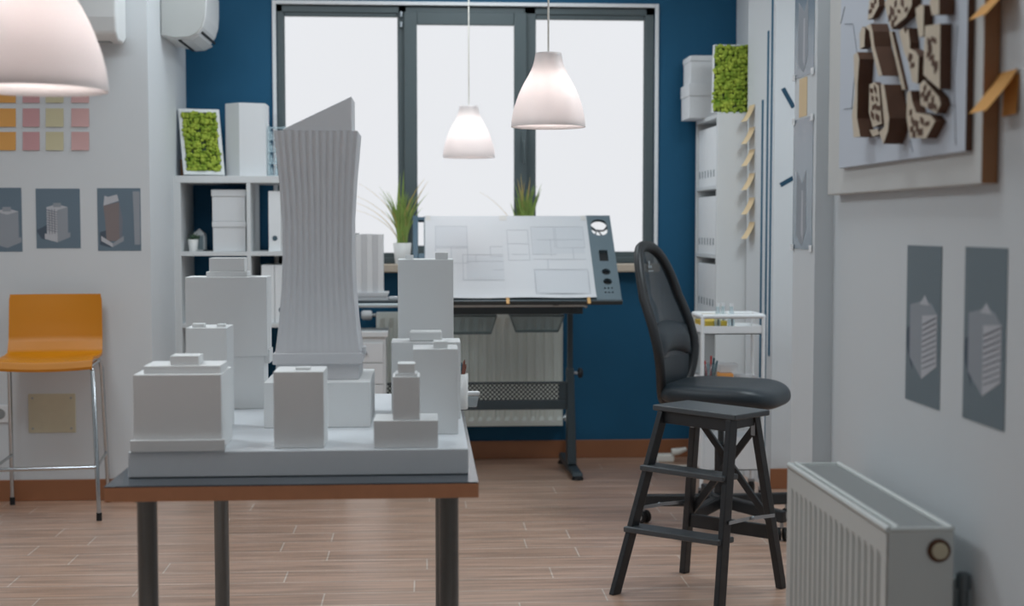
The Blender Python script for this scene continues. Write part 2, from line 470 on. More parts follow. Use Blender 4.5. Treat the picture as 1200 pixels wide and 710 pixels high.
# ================================================================== MODEL TABLE
TZ = 0.75
D0 = onZ(122, 570, TZ).y; D1 = 4.06
TX0, TX1 = onZ(122, 570, TZ).x, onZ(562, 570, TZ).x
tb = empty('worktable', ((TX0+TX1)/2, (D0+D1)/2, 0), 'white topped table with brown edge and grey round legs carrying the white city model', 'table')
MB().box(TX0+.004, TX1-.004, D0+.004, D1-.004, TZ-.031, TZ-.003).box(TX0, TX1, D0, D1, TZ-.003, TZ).build('tabletop', 'table_white', tb, bevel=.0005)
mb = MB(); e = .004
mb.box(TX0, TX1, D0, D0+e, TZ-.033, TZ-.003); mb.box(TX0, TX1, D1-e, D1, TZ-.033, TZ-.003)
mb.box(TX0, TX0+e, D0+e, D1-e, TZ-.033, TZ-.003); mb.box(TX1-e, TX1, D0+e, D1-e, TZ-.033, TZ-.003)
mb.build('edge_band', 'table_edge', tb)
for lx in (TX0+.075, TX1-.062):
    for ly in (D0+.06, D1-.1):
        mb = MB().lathe([(.021, 0), (.021, TZ-.04), (.035, TZ-.04), (.035, TZ-.033)], (lx, ly, 0), 24)
        mb.build('leg', 'leg_grey', tb)
# slab under the model
SZ = 0.806
BD0 = onZ(350, 558, TZ).y; BD1 = 3.93
BX0, BX1 = onZ(153, 558, TZ).x, onZ(549.5, 558, TZ).x
slab = MB().box(BX0, BX1, BD0, BD1, TZ+.001, SZ).build('model_base', 'slab_white', bevel=.002)
tag(slab, 'thick white foam slab lying on the table under all the model buildings', 'model base')

def bx(mb, pxa, pxb, d0, dep, z0, z1, py=450):
    mb.box(XP(pxa, d0, py), XP(pxb, d0, py), d0, d0+dep, z0, z1); return mb
G = 0.0005
def zc(py): return onZ(500, py, SZ).y      # depth of a point where something meets the slab
def building(name, d, label, cat='scale model'):
    return label
# a. broad low block front left on a plinth
d = BD0 - .004
z1 = SZ + G + (528-514.5)/1600*d
r = empty('office_block_model', (XP(208, d), d+.09, SZ), 'broad low white model block on a plinth at the front left of the slab', 'scale model')
bx(MB(), 152.5, 263.5, d, .0115, SZ+G, z1, 520).build('plinth', 'model_white', r, bevel=.001)
zt1 = ZP(437, d+.012)
bx(MB(), 156, 259.5, d+.012, .165, SZ+G, zt1, 480).build('block', 'model_white', r, bevel=.0015)
zt2 = ZP(422.5, d+.035)
mb = bx(MB(), 168, 258, d+.03, .11, zt1, zt1+.017, 430); mb.build('roof_step', 'model_white', r, bevel=.001)
bx(MB(), 199, 233, d+.045, .06, zt1+.017, zt1+.017+.020, 418).build('roof_box', 'model_white', r, bevel=.001)
# b. square block behind it
d = 3.24
zt1 = ZP(383, d)
r = empty('square_block_model', (XP(242, d), d+.05, SZ), 'small square white model tower with two tiny roof boxes, right behind the broad low block', 'scale model')
bx(MB(), 217.5, 266, d, .11, SZ+G, zt1, 400).build('block', 'model_white', r, bevel=.0015)
mb = bx(MB(), 225, 239, d+.01, .03, zt1, zt1+.009, 380); mb.build('roof_box', 'model_white', r, bevel=.0008)
mb = bx(MB(), 254, 263, d+.02, .03, zt1, zt1+.007, 380); mb.build('roof_box', 'model_white', r, bevel=.0008)
# c. tall wide building at the back left
d = zc(477.5)
r = empty('apartment_tower_model', (XP(262, d), d+.06, SZ), 'tall wide white model building with a stepped roof at the back left of the slab', 'scale model')
zl = ZP(416, d); zt1 = ZP(324, d)
bx(MB(), 219, 309.5, d+.002, .1, SZ+G, zl, 450).build('lower_block', 'model_white', r, bevel=.001)
bx(MB(), 217.5, 313, d-.002, .105, zl, zt1, 380).build('block', 'model_white', r, bevel=.0015)
bx(MB(), 308, 316, d+.01, .08, ZP(425, d), ZP(409, d), 420).build('balcony', 'model_white', r, bevel=.001)
bx(MB(), 241.5, 289.5, d+.012, .075, zt1, ZP(318, d), 320).build('roof_step', 'model_white', r, bevel=.001)
bx(MB(), 245, 286.5, d+.016, .06, ZP(318, d), ZP(302, d), 310).build('roof_box', 'model_white', r, bevel=.001)
# d. waisted tower on a podium
d = zc(500)
zp = ZP(447, d)
td = d + .05
r = empty('skyscraper_model', (XP(371, d), d+.15, SZ), 'tallest white model, a waisted ribbed tower with a slanting wedge top on a low podium', 'scale model')
bx(MB(), 309, 434, d, .30, SZ+G, zp, 470).build('podium', 'model_white', r, bevel=.0015)
cx = XP(371.5, td, 350); K = td/1600.0
def hw(t):
    pts = [(0, 49), (.127, 45), (.28, 41.8), (.435, 40.3), (.6, 40.6), (.78, 43.3), (.94, 47), (1, 48.2)]
    for (a, va), (b, vb) in zip(pts, pts[1:]):
        if t <= b:
            q = (t-a)/(b-a); return (va + (vb-va)*q) * K
    return pts[-1][1]*K
zb, ztp = ZP(413, td), ZP(153.5, td)
HWB = hw(0)
cyt = td + HWB
NS, NR = 96, 40
def ring(t):
    w = hw(t); z = zb + (ztp-zb)*t; pts = []
    amp = .0042 * min(1, t/.3) if t < .3 else .0042
    nrib = 12
    for side in range(4):
        for k in range(NS):
            s_ = -1 + 2*k/NS
            ph = (s_*.5+.5) * nrib * 2*PI
            wob = .35*math.sin(2*PI*(t*1.1) + side)
            o = amp*(abs(math.cos(ph/2 + wob*.35))**1.4 - 1) * (1 - abs(s_)**14)
            x, y = s_*w, -(w + o)
            for _ in range(side): x, y = -y, x
            pts.append(Vector((cx + x, cyt + y, z)))
    return pts
rings = [ring(i/NR) for i in range(NR+1)]
mb = MB(); n4 = 4*NS
vs = [p for g in rings for p in g]
fs = [(i*n4+k, i*n4+(k+1) % n4, (i+1)*n4+(k+1) % n4, (i+1)*n4+k) for i in range(NR) for k in range(n4)]
mb.add(vs, fs, True); mb.add(rings[-1], [list(range(n4))]); mb.add(rings[0], [list(range(n4))[::-1]])
mb.build('ribbed_shaft', 'tower_white', r)
w = 52*K; mb = MB().box(cx-w, cx+w, td-.006, td+2*w+.0, ZP(426, td), zb)
w2 = 48.5*K; mb.box(cx-w2, cx+w2, td+.001, td+2*w2, zp, ZP(426, td))
mb.build('shaft_base', 'tower_white', r, bevel=.002)
mb = MB().box(cx+w-.002, cx+w+.008, td+.02, td+.05, ZP(416, td), ZP(407, td))
mb.build('side_lug', 'tower_white', r, bevel=.002)
xa, xb_ = XP(331, td, 150), XP(411.5, td, 150)
mb = MB().extr([(xa, td+.006, ztp), (xb_+.001, td+.006, ztp), (xb_+.001, td+.006, ZP(112.5, td, 411)), (xa, td+.006, ZP(151, td, 331))], (0, .16, 0))
mb.build('wedge_roof', 'tower_white', r, bevel=.0015)
# e. small cube in front
d = zc(524)
r = empty('cube_model', (XP(350, d), d+.05, SZ), 'small plain white model cube at the front centre, below the ribbed tower', 'scale model')
zt1 = ZP(434.5, d)
bx(MB(), 320.5, 379.5, d, .115, SZ+G, zt1, 480).build('block', 'model_white', r, bevel=.0015)
bx(MB(), 346, 363, d+.03, .03, zt1, zt1+.006, 430).build('roof_box', 'model_white', r, bevel=.0008)
# g. tall plain block back right
d = 3.62
r = empty('slab_tower_model', (XP(499, d), d+.05, SZ), 'tall flat white model tower with two small roof boxes at the back right', 'scale model')
zt1 = ZP(304, d)
bx(MB(), 466.5, 531.5, d, .13, SZ+G, zt1, 400).build('block', 'model_white', r, bevel=.0015)
bx(MB(), 475, 484.5, d+.02, .03, zt1, zt1+.011, 300).build('roof_box', 'model_white', r, bevel=.0008)
bx(MB(), 510, 525, d+.004, .04, zt1, zt1+.018, 300).build('roof_box', 'model_white', r, bevel=.0008)
# h. middle block before it
d = 3.40
r = empty('terrace_block_model', (XP(499, d), d+.06, SZ), 'wide white model block with a raised roof hut, standing before the tall flat tower', 'scale model')
zt1 = ZP(401, d)
bx(MB(), 458.5, 540, d, .12, SZ+G, zt1, 430).build('block', 'model_white', r, bevel=.0015)
bx(MB(), 480, 518, d+.02, .06, zt1, zt1+.025, 395).build('roof_box', 'model_white', r, bevel=.004)
# i. front right block
d = zc(509)
r = empty('upright_block_model', (XP(510, d), d+.06, SZ), 'plain upright white model block with one small roof box, right of the stepped model', 'scale model')
zt1 = ZP(409, d)
bx(MB(), 484, 537, d, .12, SZ+G, zt1, 460).build('block', 'model_white', r, bevel=.0015)
bx(MB(), 508, 524.5, d+.015, .05, zt1, zt1+.016, 404).build('roof_box', 'model_white', r, bevel=.001)
# j. stepped model front
d = zc(525)
r = empty('stepped_tower_model', (XP(475, d), d+.05, SZ), 'small stepped white model tower on a wide foot at the slab front right', 'scale model')
za = ZP(492.5, d)
bx(MB(), 438, 513.5, d, .11, SZ+G, za, 510).build('plinth', 'model_white', r, bevel=.0015)
zt1 = ZP(441, d+.01)
bx(MB(), 460, 492, d+.006, .085, za, zt1, 460).build('block', 'model_white', r, bevel=.0015)
bx(MB(), 463, 489, d+.014, .06, zt1, zt1+.006, 440).build('roof_step', 'model_white', r, bevel=.0008)
bx(MB(), 466, 486.5, d+.018, .05, zt1+.006, zt1+.027, 432).build('roof_box', 'model_white', r, bevel=.001)

# pencil cup and plastic tray on the table behind the model
cpx, cpy = XP(539.5, 3.99), 4.0
r = empty('pencil_cup', (cpx, cpy, TZ), 'white pencil cup holding a few pencils at the far right corner of the table', 'pencil cup')
pr = [(.022, TZ+.001), (.023, ZP(438.5, 3.99)), (.0205, ZP(438.5, 3.99)), (.019, TZ+.006), (0, TZ+.006)]
mb = MB().lathe(pr, (cpx, cpy, 0), 24); mb.build('cup', 'pot_white', r)
for k, (a, mm) in enumerate(((.2, 'brown_pen'), (1.3, 'teal_pen'), (2.5, 'brown_pen'), (.7, 'brown_pen'))):
    p0 = Vector((cpx - .008*math.cos(a), cpy - .01*math.sin(a), TZ+.01)); p1 = Vector((cpx + .015*math.cos(a), cpy + .015*math.sin(a), TZ+.125+.004*k))
    MB().tube([p0, p1, p1 + (p1-p0).normalized()*.008], [.0035, .0035, .001], 8).build('pencil', mm, r)
r = empty('plastic_box', (XP(530, 4.03), 4.04, TZ), 'clear plastic box with white rim jutting past the far right edge of the table', 'box')
ya, yb = 4.03, 4.055
xa, xb_ = XP(500, ya), XP(561, ya)
z0 = TZ+.001; zz = ZP(459.5, ya)
MB().hexa([(xa, ya-.0, z0), (xb_-.006, ya, z0), (xb_-.006, yb-.002, z0), (xa, yb-.002, z0)], [(xa, ya, zz-.012), (xb_, ya, zz-.012), (xb_, yb, zz-.012), (xa, yb, zz-.012)]).build('tray_body', 'clear_plastic', r, bevel=.004)
MB().box(xa, xb_+.003, ya-.002, yb, zz-.012, zz).build('lid', 'card_white', r, bevel=.004)

# ================================================================== PENDANT LAMPS
def pendant(px, pyrim, diam, d, label, power=1.4):
    zr = P(px, pyrim, d).z; x = XP(px, d, pyrim); R_ = diam/2; s_ = diam/87.0
    out = [(147, 495), (145.5, 470), (142, 447), (136, 420), (128, 395), (118, 368), (107, 343), (94, 318), (80, 294), (68, 270), (60, 250), (55.5, 232), (53, 215), (51.5, 205)]
    prof = [(q/147*R_, zr + (495-y)/147*R_) for q, y in out]
    r = empty('pendant_lamp', (x, d, zr), label, 'lamp', 'white bell pendant lamps')
    top = prof[-1][1]
    inn = [(max(q-.004, .004), z) for q, z in prof]
    ringp = prof + [(prof[-1][0]-.004, top)] + inn[::-1][1:] + [prof[0]]
    mb = MB().lathe(ringp, (x, d, 0), 64)
    mb.build('lamp_shade', 'lamp_glass', r)
    MB().lathe([(.001, top-.004), (prof[-1][0]-.0045, top-.004), (prof[-1][0]-.0045, top-.0005), (.004, top-.0005)], (x, d, 0), 24).build('shade_cap', 'trim_white', r)
    MB().lathe([(.001, top-.06), (.018, top-.06), (.02, top-.005), (.001, top-.005)], (x, d, 0), 20).build('lamp_holder', 'trim_white', r)
    MB().ball((x, d, top-.095), .03, 16, 10).build('bulb', 'bulb_light', r)
    l = bpy.data.lights.new('lamp_bulb_light', 'POINT'); l.energy = power; l.shadow_soft_size = .03; l.color = lin((255, 244, 240))[:3]
    lo_ = bpy.data.objects.new('lamp_bulb_light', l); COL.objects.link(lo_); lo_.location = (x, d, top-.145)
    MB().tube([(x, d, top-.001), (x, d, CEIL-.03)], .0035, 8).build('cord', 'cable_white', r)
    MB().lathe([(.05, CEIL-.03), (.05, CEIL-.001)], (x, d, 0), 24).build('ceiling_rose', 'trim_white', r)
    return r
pendant(642.5, 149, .258, 4.75, 'white bell pendant lamp hanging over the room before the right window pane')
pendant(549.5, 184.5, .258, 6.8, 'smaller looking white bell pendant lamp hanging before the middle window pane')
pendant(42, 106, .258, 2.58, 'large blurred white bell pendant lamp cut off at the top left corner')

# ================================================================== LEFT WALL: notes, prints, plate, socket
def note(O, U, V, N, w, h, m, label, group, curl=.012, name='sticky_note', cat='sticky note'):
    O, U, V, N = map(Vector, (O, U, V, N))
    def fn(a, b):
        k = (1-b)**2
        return O + U*((a-.5)*w) + V*((b-1)*h + .1*h*k*0) + N*(.0006 + curl*k)
    mb = MB().grid(fn, 3, 8, th=N*.0005)
    o = mb.build(name, m); tag(o, label, cat, group)
    return o
rows = [(105, 121, 'top'), (128, 149, 'middle'), (155.5, 176.5, 'bottom')]
cols = [(-4, 18, 'note_orange', 'orange'), (27, 46, 'note_pink', 'salmon pink'), (54, 74, 'note_yellow', 'pale yellow'), (84, 104, 'note_rose', 'light pink')]
where = {'orange': 'at the left frame edge', 'salmon pink': 'in the second column', 'pale yellow': 'in the third column', 'light pink': 'in the rightmost column'}
for a, b, mm, cn in cols:
    for t, u, rn in rows:
        p = P((a+b)/2, t-1, DL)
        note((p.x, DL, p.z), (1,0,0), (0,0,1), (0,-1,0), (b-a)/1600*DL, (u-t)/1600*DL, mm,
             f'{cn} sticky note on the left wall {where[cn]}, {rn} row', 'sticky notes on the left wall', .007)
# generic print: paper + drawn shapes; uv in 0..1 (v up)
def wall_print(O, U, V, N, w, h, base, shapes, label, group=None, tape=False):
    O, U, V, N = map(Vector, (O, U, V, N))
    def q(u, v, k): return O + U*(u*w) + V*(v*h) + N*k
    r = empty('photo_print', O + U*(w/2), label, 'photo print', group)
    MB().extr([q(0,0,.0004), q(1,0,.0004), q(1,1,.0004), q(0,1,.0004)], N*.0008).build('paper', base, r)
    by = {}
    for i, (m_, pts) in enumerate(shapes):
        by.setdefault(m_, []).append((i, pts))
    for m_, ls in by.items():
        mb = MB()
        for i, pts in ls: mb.extr([q(u, v, .0012) for u, v in pts], N*(.0003 + .00008*i))
        mb.build('printed_picture', m_, r)
    if tape:
        for u, v in ((.03, .99), (.97, .99), (.03, .01), (.97, .01)):
            MB().extr([q(u-.07, v-.025, .003), q(u+.07, v-.025, .003), q(u+.07, v+.025, .003), q(u-.07, v+.025, .003)], N*.0006).build('tape', 'trim_white', r)
    return r
def tower_pic(cx, w, y0, y1, l, rr, base=True, top=True, grid=False, skew=.05):
    s = []
    s.append(('print_d', [(cx-w*.9, y0+.02), (cx-w*.2, y0-.02), (cx-w*.3, y0+.3), (cx-w*1.2, y0+.16)]))
    if base:
        s.append((l, [(cx-w*.72, y0+.02), (cx, y0-.04), (cx, y0+.06), (cx-w*.72, y0+.11)]))
        s.append((rr, [(cx, y0-.04), (cx+w*.72, y0+.05), (cx+w*.72, y0+.13), (cx, y0+.06)]))
    s.append((l, [(cx-w*.6, y0+.1), (cx, y0+.05), (cx, y1-.02), (cx-w*.6, y1+.03)]))
    s.append((rr, [(cx, y0+.05), (cx+w*.6, y0+.12), (cx+w*.6, y1+.03), (cx, y1-.02)]))
    if top:
        s.append(('print_a', [(cx-w*.6, y1+.03), (cx, y1-.02), (cx+w*.6, y1+.03), (cx, y1+.08)]))
        s.append(('print_b', [(cx-w*.22, y1+.03), (cx+w*.22, y1+.03), (cx+w*.22, y1+.10), (cx-w*.22, y1+.10)]))
    if grid:
        for k in range(1, 4):
            u = cx-w*.6 + w*.6*k/4
            s.append(('print_c', [(u-.008, y0+.1), (u+.008, y0+.1), (u+.008, y1), (u-.008, y1)]))
        for k in range(9):
            v = y0+.15 + (y1-y0-.15)*k/9
            s.append(('print_c', [(cx-w*.6, v+.02), (cx, v-.02), (cx, v-.008), (cx-w*.6, v+.032)]))
    return s
def left_print(pxa, pxb, pya, pyb, shapes, label):
    a = P(pxa, pyb, DL); b = P(pxb, pya, DL)
    wall_print((a.x, DL, a.z), (1,0,0), (0,0,1), (0,-1,0), b.x-a.x, b.z-a.z, 'print_blue', shapes, label, 'building photos on the left wall')
left_print(-25, 25, 220, 295, tower_pic(.66, .44, .1, .6, 'print_b', 'print_b'), 'blue grey photo of a plain block on the left wall, cut by the frame edge')
left_print(43, 93.5, 221, 291, tower_pic(.48, .40, .14, .66, 'print_a', 'print_b', grid=True), 'blue grey photo of a gridded tower, middle one on the left wall')
s3 = [('print_d', [(.05, .1), (.3, .05), (.3, .35), (.05, .3)]),
      ('print_brown', [(.2, .16), (.5, .16), (.53, .5), (.5, .78), (.14, .72), (.18, .45)]),
      ('print_a', [(.14, .72), (.5, .80), (.46, .9), (.25, .86), (.17, .88)]),
      ('print_c', [(.5, .16), (.56, .22), (.58, .5), (.5, .8)]),
      ('print_a', [(.08, .16), (.34, .06), (.34, .12), (.08, .24)]), ('print_b', [(.34, .06), (.6, .16), (.6, .24), (.34, .12)]),
      ('print_b', [(.85, .1), (.98, .1), (.98, .95), (.82, .95), (.84, .5)])]
left_print(115, 164.5, 220.5, 294, s3, 'blue grey photo of a waisted tower with slanted top, rightmost on the left wall')
a = P(34, 507, DL); b = P(88.5, 461, DL)
r = empty('cover_plate', ((a.x+b.x)/2, DL, a.z), 'beige square cover plate with corner screws low on the wall behind the orange chair', 'cover plate')
MB().box(a.x, b.x, DL-.006, DL-.0005, a.z, b.z).build('plate', 'plate_beige', r, bevel=.002)
for x in (a.x+.02, b.x-.02):
    for z in (a.z+.02, b.z-.02): MB().lathe([(.005, -.008), (.005, -.006)], (x, DL, z), 10, 'y').build('screw', 'steel', r)
a = P(-8, 495, DL); b = P(10, 474, DL)
r = empty('wall_socket', ((a.x+b.x)/2, DL, a.z), 'small white wall socket at the left frame edge beside the beige plate', 'socket')
MB().box(a.x, b.x, DL-.012, DL-.0005, a.z, b.z).build('socket_plate', 'trim_white', r, bevel=.004)
MB().lathe([(.024, -.016), (.024, -.012)], ((a.x+b.x)/2, DL, (a.z+b.z)/2), 20, 'y').build('socket_inset', 'grille_grey', r)

# ================================================================== ORANGE BAR STOOL (local: front -y)
dS = onZ(113, 603, 0).y
sx = -1.67
r = empty('bar_stool', (sx, 6.2, 0), 'orange moulded bar stool with chrome tube legs against the left wall', 'bar stool', rz=0.1)
SHz = ZP(431, 6.02) + .024
hwS = .208
def shell(u, v):      # u across -1..1, v 0 front edge -> 1 top of back
    prof = [(-.205, -.018), (-.195, .012), (-.15, .02), (-.03, .012), (.08, .012), (.135, .03), (.165, .085), (.177, .155), (.188, .245), (.194, .29)]
    t = v*(len(prof)-1); i = min(int(t), len(prof)-2); q = t-i
    y = prof[i][0] + (prof[i+1][0]-prof[i][0])*q; z = prof[i][1] + (prof[i+1][1]-prof[i][1])*q
    x = (u*2-1)
    k = hwS * (1.0 - .05*max(0, v-.55))
    if v > .97: k *= .985
    y -= .03*x*x*max(0, v-.5)*1.2
    z += .01*x*x*(1 if v < .5 else 0)
    return Vector((x*k, y, SHz + z))
mb = MB().grid(shell, 18, 36, th=(0, .006, -.012))
o = mb.build('seat_shell', 'orange', r, bevel=.003)
fz = .012
for sgn in (-1, 1):
    x0 = sgn*.195
    ft = [(x0, -.16, SHz-.012), (x0+sgn*.012, -.185, SHz-.03), (x0+sgn*.032, -.205, fz+.02)]
    MB().tube(ft, .0095, 12).build('leg', 'chrome', r)
    rt = [(x0, .12, SHz-.012), (x0+sgn*.008, .145, SHz-.05), (x0+sgn*.02, .215, fz+.02)]
    MB().tube(rt, .0095, 12).build('leg', 'chrome', r)
    MB().tube([(x0, -.16, SHz-.012), (x0, .12, SHz-.012)], .0095, 12).build('seat_rail', 'chrome', r)
    yy = .8; 
    MB().tube([(x0+sgn*.027, -.199, .235), (x0+sgn*.015, .185, .235)], .007, 10).build('side_rail', 'chrome', r)
    for yq, xq in ((-.205, .032), (.215, .02)): MB().lathe([(.012, 0), (.012, .035)], (x0+sgn*xq, yq, 0), 14).build('foot', 'rubber', r)
MB().tube([(-.222, -.199, .235), (.222, -.199, .235)], .009, 10).build('footrest', 'chrome', r)
MB().tube([(-.195, -.16, SHz-.012), (.195, -.16, SHz-.012)], .009, 10).build('seat_rail', 'chrome', r)

# ================================================================== AIR CONDITIONERS
xw = XL
y0, y1 = onX(188, 20, XL).y, 7.22
AW = .222
zb_ = ZP(42, y0, 190)
prof = [(.001, zb_), (AW*.3, zb_-.012), (AW*.62, zb_-.008), (AW*.80, zb_+.012), (AW*.91, zb_+.045), (AW*.975, zb_+.09), (AW, zb_+.15), (AW, zb_+.24), (AW*.9, zb_+.27), (.001, zb_+.27)]
r = empty('air_conditioner', (xw+AW/2, (y0+y1)/2, zb_), 'white air conditioner high on the alcove side wall beside the blue wall', 'air conditioner')
MB().extr([(xw+x, y0, z) for x, z in prof], (0, y1-y0, 0)).build('body', 'ac_white', r, bevel=.006, seg=3)
side = [(x*.965, zb_ + (z-zb_)*.97 + .003) for x, z in prof]
MB().extr([(xw+.003+x, y0-.008, z) for x, z in side], (0, .010, 0)).build('end_cap', 'ac_side', r, bevel=.003, seg=2)
for ta, tb_ in ((AW*.34, AW*.40), (AW*.84, AW*.87)):
    za_ = zb_-.013 if ta < AW*.5 else zb_+.024
    MB().extr([(xw+ta, y0+.05, za_-.004), (xw+tb_, y0+.05, za_-.001), (xw+tb_, y0+.05, za_+.008), (xw+ta, y0+.05, za_+.006)], (0, .42, 0)).build('air_slot', 'well_dark', r)
MB().extr([(xw+AW*.41, y0+.05, zb_-.0145), (xw+AW*.62, y0+.05, zb_-.0115), (xw+AW*.80, y0+.05, zb_+.009), (xw+AW*.80, y0+.05, zb_+.013), (xw+AW*.6, y0+.05, zb_-.006)], (0, .42, 0)).build('louver', 'ac_white', r)

# second one on the left wall, above the notes
a = P(136, 46, DL-.22)
r = empty('air_conditioner', (a.x-.4, DL-.1, a.z), 'white air conditioner on the left wall half hidden behind the large lamp', 'air conditioner')
prof = [(0, .03), (-.06, 0), (-.17, 0), (-.205, .03), (-.215, .1), (-.205, .26), (0, .27)]
MB().extr([(a.x-.82, DL+y, a.z+z) for y, z in prof], (.82, 0, 0)).build('body', 'ac_white', r, bevel=.012, seg=3)
MB().lathe([(.006, -.219), (.006, -.2)], (a.x-.14, DL, a.z+.055), 12, 'y').build('indicator', 'well_dark', r)
MB().box(a.x-.78, a.x-.04, DL-.16, DL-.1, a.z-.004, a.z+.002).build('louver', 'grille_grey', r, bevel=.001)

# ================================================================== CUBE SHELF and what is on it
d = 7.09; SD = DB - .015
kx0, kx1 = XP(205.5, d), XP(205.5, d) + .80
kt = ZP(206.5, d); T = .036
rowz = [0.0, ZP(466, d), ZP(383, d), ZP(299.5, d)]
th = .022
r = empty('cube_shelf', ((kx0+kx1)/2, (d+SD)/2, 0), 'open white cube shelf unit standing against the blue wall left of the window', 'shelf unit')
MB().box(kx0, kx1, d, SD, kt-T, kt).build('top_panel', 'shelf_white', r, bevel=.002)
for x in (kx0, kx1-T): MB().box(x, x+T, d, SD, 0, kt-T).build('side_panel', 'shelf_white', r, bevel=.002)
MB().box(kx0+T, kx1-T, d, SD, 0.0, T).build('bottom_panel', 'shelf_white', r, bevel=.002)
kdx = XP(290.5, d)
MB().box(kdx, kdx+.02, d+.002, SD, T, kt-T).build('divider', 'shelf_white', r, bevel=.001)
for z in rowz[1:]:
    for xa, xb_ in ((kx0+T, kdx), (kdx+.02, kx1-T)):
        MB().box(xa, xb_, d+.002, SD, z, z+th).build('shelf', 'shelf_white', r, bevel=.001)

def moss_picture(name, O, U, V, N, w, h, label, border, seed):
    rnd = random.Random(seed)
    O, U, V, N = map(Vector, (O, U, V, N)); U.normalize(); V.normalize(); N.normalize()
    def q(u, v, k): return O + U*u + V*v + N*k
    r = empty(name, O + U*(w/2), label, 'moss picture', 'framed moss pictures')
    mb = MB(); b = border; tk = .028
    for (u0, u1, v0, v1) in ((0, b, 0, h), (w-b, w, 0, h), (b, w-b, 0, b), (b, w-b, h-b, h)):
        mb.extr([q(u0, v0, 0), q(u1, v0, 0), q(u1, v1, 0), q(u0, v1, 0)], N*tk)
    mb.build('picture_frame', 'trim_white', r, bevel=.002)
    MB().extr([q(b, b, .002), q(w-b, b, .002), q(w-b, h-b, .002), q(b, h-b, .002)], N*.012).build('backing', 'succulent', r)
    mb = MB()
    nu, nv = max(7, int((w-2*b)/.016)), int((h-2*b)/.016)
    for i in range(nu):
        for j in range(nv):
            u = b + (w-2*b)*(i+.5+rnd.uniform(-.35, .35))/nu; v = b + (h-2*b)*(j+.5+rnd.uniform(-.35, .35))/nv
            rr = rnd.uniform(.009, .0155)
            mb.ball(q(u, v, .02+rnd.uniform(0, .014)), rr, 7, 5, (rnd.uniform(.8, 1.2), rnd.uniform(.8, 1.2), rnd.uniform(.7, 1.1)))
    mb.build('moss', 'moss', r)
    return r
# moss picture leaning back on the left end of the shelf
p0 = P(215, 205, 7.16); wm = XP(265, 7.16) - p0.x + .005
lean = math.radians(8)
Ux = Vector((wm, .05, .0)).normalized(); Vv = Vector((-.1, .16, 1)).normalized(); Nn = Ux.cross(Vv); Nn = Nn if Nn.y < 0 else -Nn
hm = (ZP(128.5, 7.16) - kt)
mp_ = moss_picture('moss_picture', Vector((p0.x-.002, 7.17, kt+.004)), Ux, Vv, Nn, wm*.98, hm, 'white framed green moss picture leaning on the left end of the open cube shelf', .019, 3)
MB().bar((p0.x-.015, 7.26, kt+.0005), (p0.x-.015, 7.24, kt+.09), .03, .01, (1,0,0)).build('easel_back', 'wood', mp_)
# white prism
bd = 7.2
xa, xm, xb_ = XP(265.5, bd), XP(284, bd), XP(313.5, bd)
zz = ZP(122, bd)
mb = MB().prism([(xa, bd+.05), (xm, bd-.03), (xb_, bd+.01), (xb_+.0, bd+.17), (xa+.03, bd+.19)], kt+.0005, zz)
tag(mb.build('paper_model', 'card_white', bevel=.001), 'tall plain white cardboard prism on the cube shelf right of the moss picture', 'cardboard model')
# glass lattice ornament
gx = XP(324.5, 7.25); gz0, gz1 = kt+.0005, ZP(149, 7.25)
r = empty('glass_rack', (gx, 7.28, kt), 'clear glassy lattice rack on the cube shelf peeking out left of the ribbed tower', 'rack')
mb = MB()
for ix in (-.033, .05):
    for iy in (-.03, .04): mb.tube([(gx+ix, 7.28+iy, gz0), (gx+ix, 7.28+iy, gz1)], .005, 8)
mb.build('post', 'clear_glass', r)
for k in range(5):
    z = gz0 + .008 + (gz1-gz0-.014)*k/4
    MB().box(gx-.036, gx+.055, 7.245, 7.325, z-.003, z+.003).build('glass_tier', 'clear_glass', r)
    if k < 4:
        for q in range(3): MB().lathe([(.008, z+.0035), (.011, z+.02), (.007, z+.034), (.004, z+.046)], (gx-.022+.027*q, 7.275, 0), 12).build('vial', 'clear_glass', r)
# boxes in the upper left cell
cz = rowz[3] + th
def lid_box(x0, x1, y0, y1, z0, z1, lidh, label, group, cat='storage box'):
    r = empty('storage_box', ((x0+x1)/2, (y0+y1)/2, z0), label, cat, group)
    MB().box(x0+.004, x1-.004, y0+.004, y1-.004, z0+.0005, z1-lidh).build('box_body', 'card_white', r, bevel=.002)
    MB().box(x0, x1, y0, y1, z1-lidh, z1-.0005).build('lid', 'card_white', r, bevel=.003)
    return r
bz = [cz, ZP(259.5, 7.12), ZP(222.5, 7.12)]
lid_box(XP(250, 7.12), XP(290.3, 7.12)-.002, 7.12, 7.38, bz[0], bz[1], .03, 'lower white lidded box in the open cube shelf beside the tiny potted plant', 'white boxes in the cube shelf')
lid_box(XP(249.5, 7.12), XP(290.3, 7.12)-.002, 7.12, 7.38, bz[1], bz[2], .035, 'upper white lidded box of the pair stacked inside the open cube shelf', 'white boxes in the cube shelf')
px_ = XP(227.5, 7.16)
r = empty('potted_succulent', (px_, 7.17, cz), 'tiny dark green plant in a small white pot inside the cube shelf', 'plant')
MB().lathe([(.02, cz+.0005), (.028, cz+.062), (.024, cz+.062), (.022, cz+.05), (0, cz+.05)], (px_, 7.17, 0), 24).build('pot', 'pot_white', r)
mb = MB(); rn = random.Random(5)
for k in range(26):
    a = rn.uniform(0, 2*PI); el = rn.uniform(.3, 1.3); L = rn.uniform(.03, .052)
    p = Vector((px_, 7.17, cz+.05)); q = p + Vector((math.cos(a)*math.cos(el), math.sin(a)*math.cos(el), math.sin(el)))*L
    mb.tube([p, (p+q)/2 + Vector((0,0,.003)), q], [.003, .005, .001], 6)
mb.build('foliage', 'succulent', r)
lx = XP(235.5, 7.3)
r = empty('tealight_house', (lx, 7.3, cz), 'small pale lantern with a pointed roof behind the tiny potted plant', 'lantern')
mb = MB()
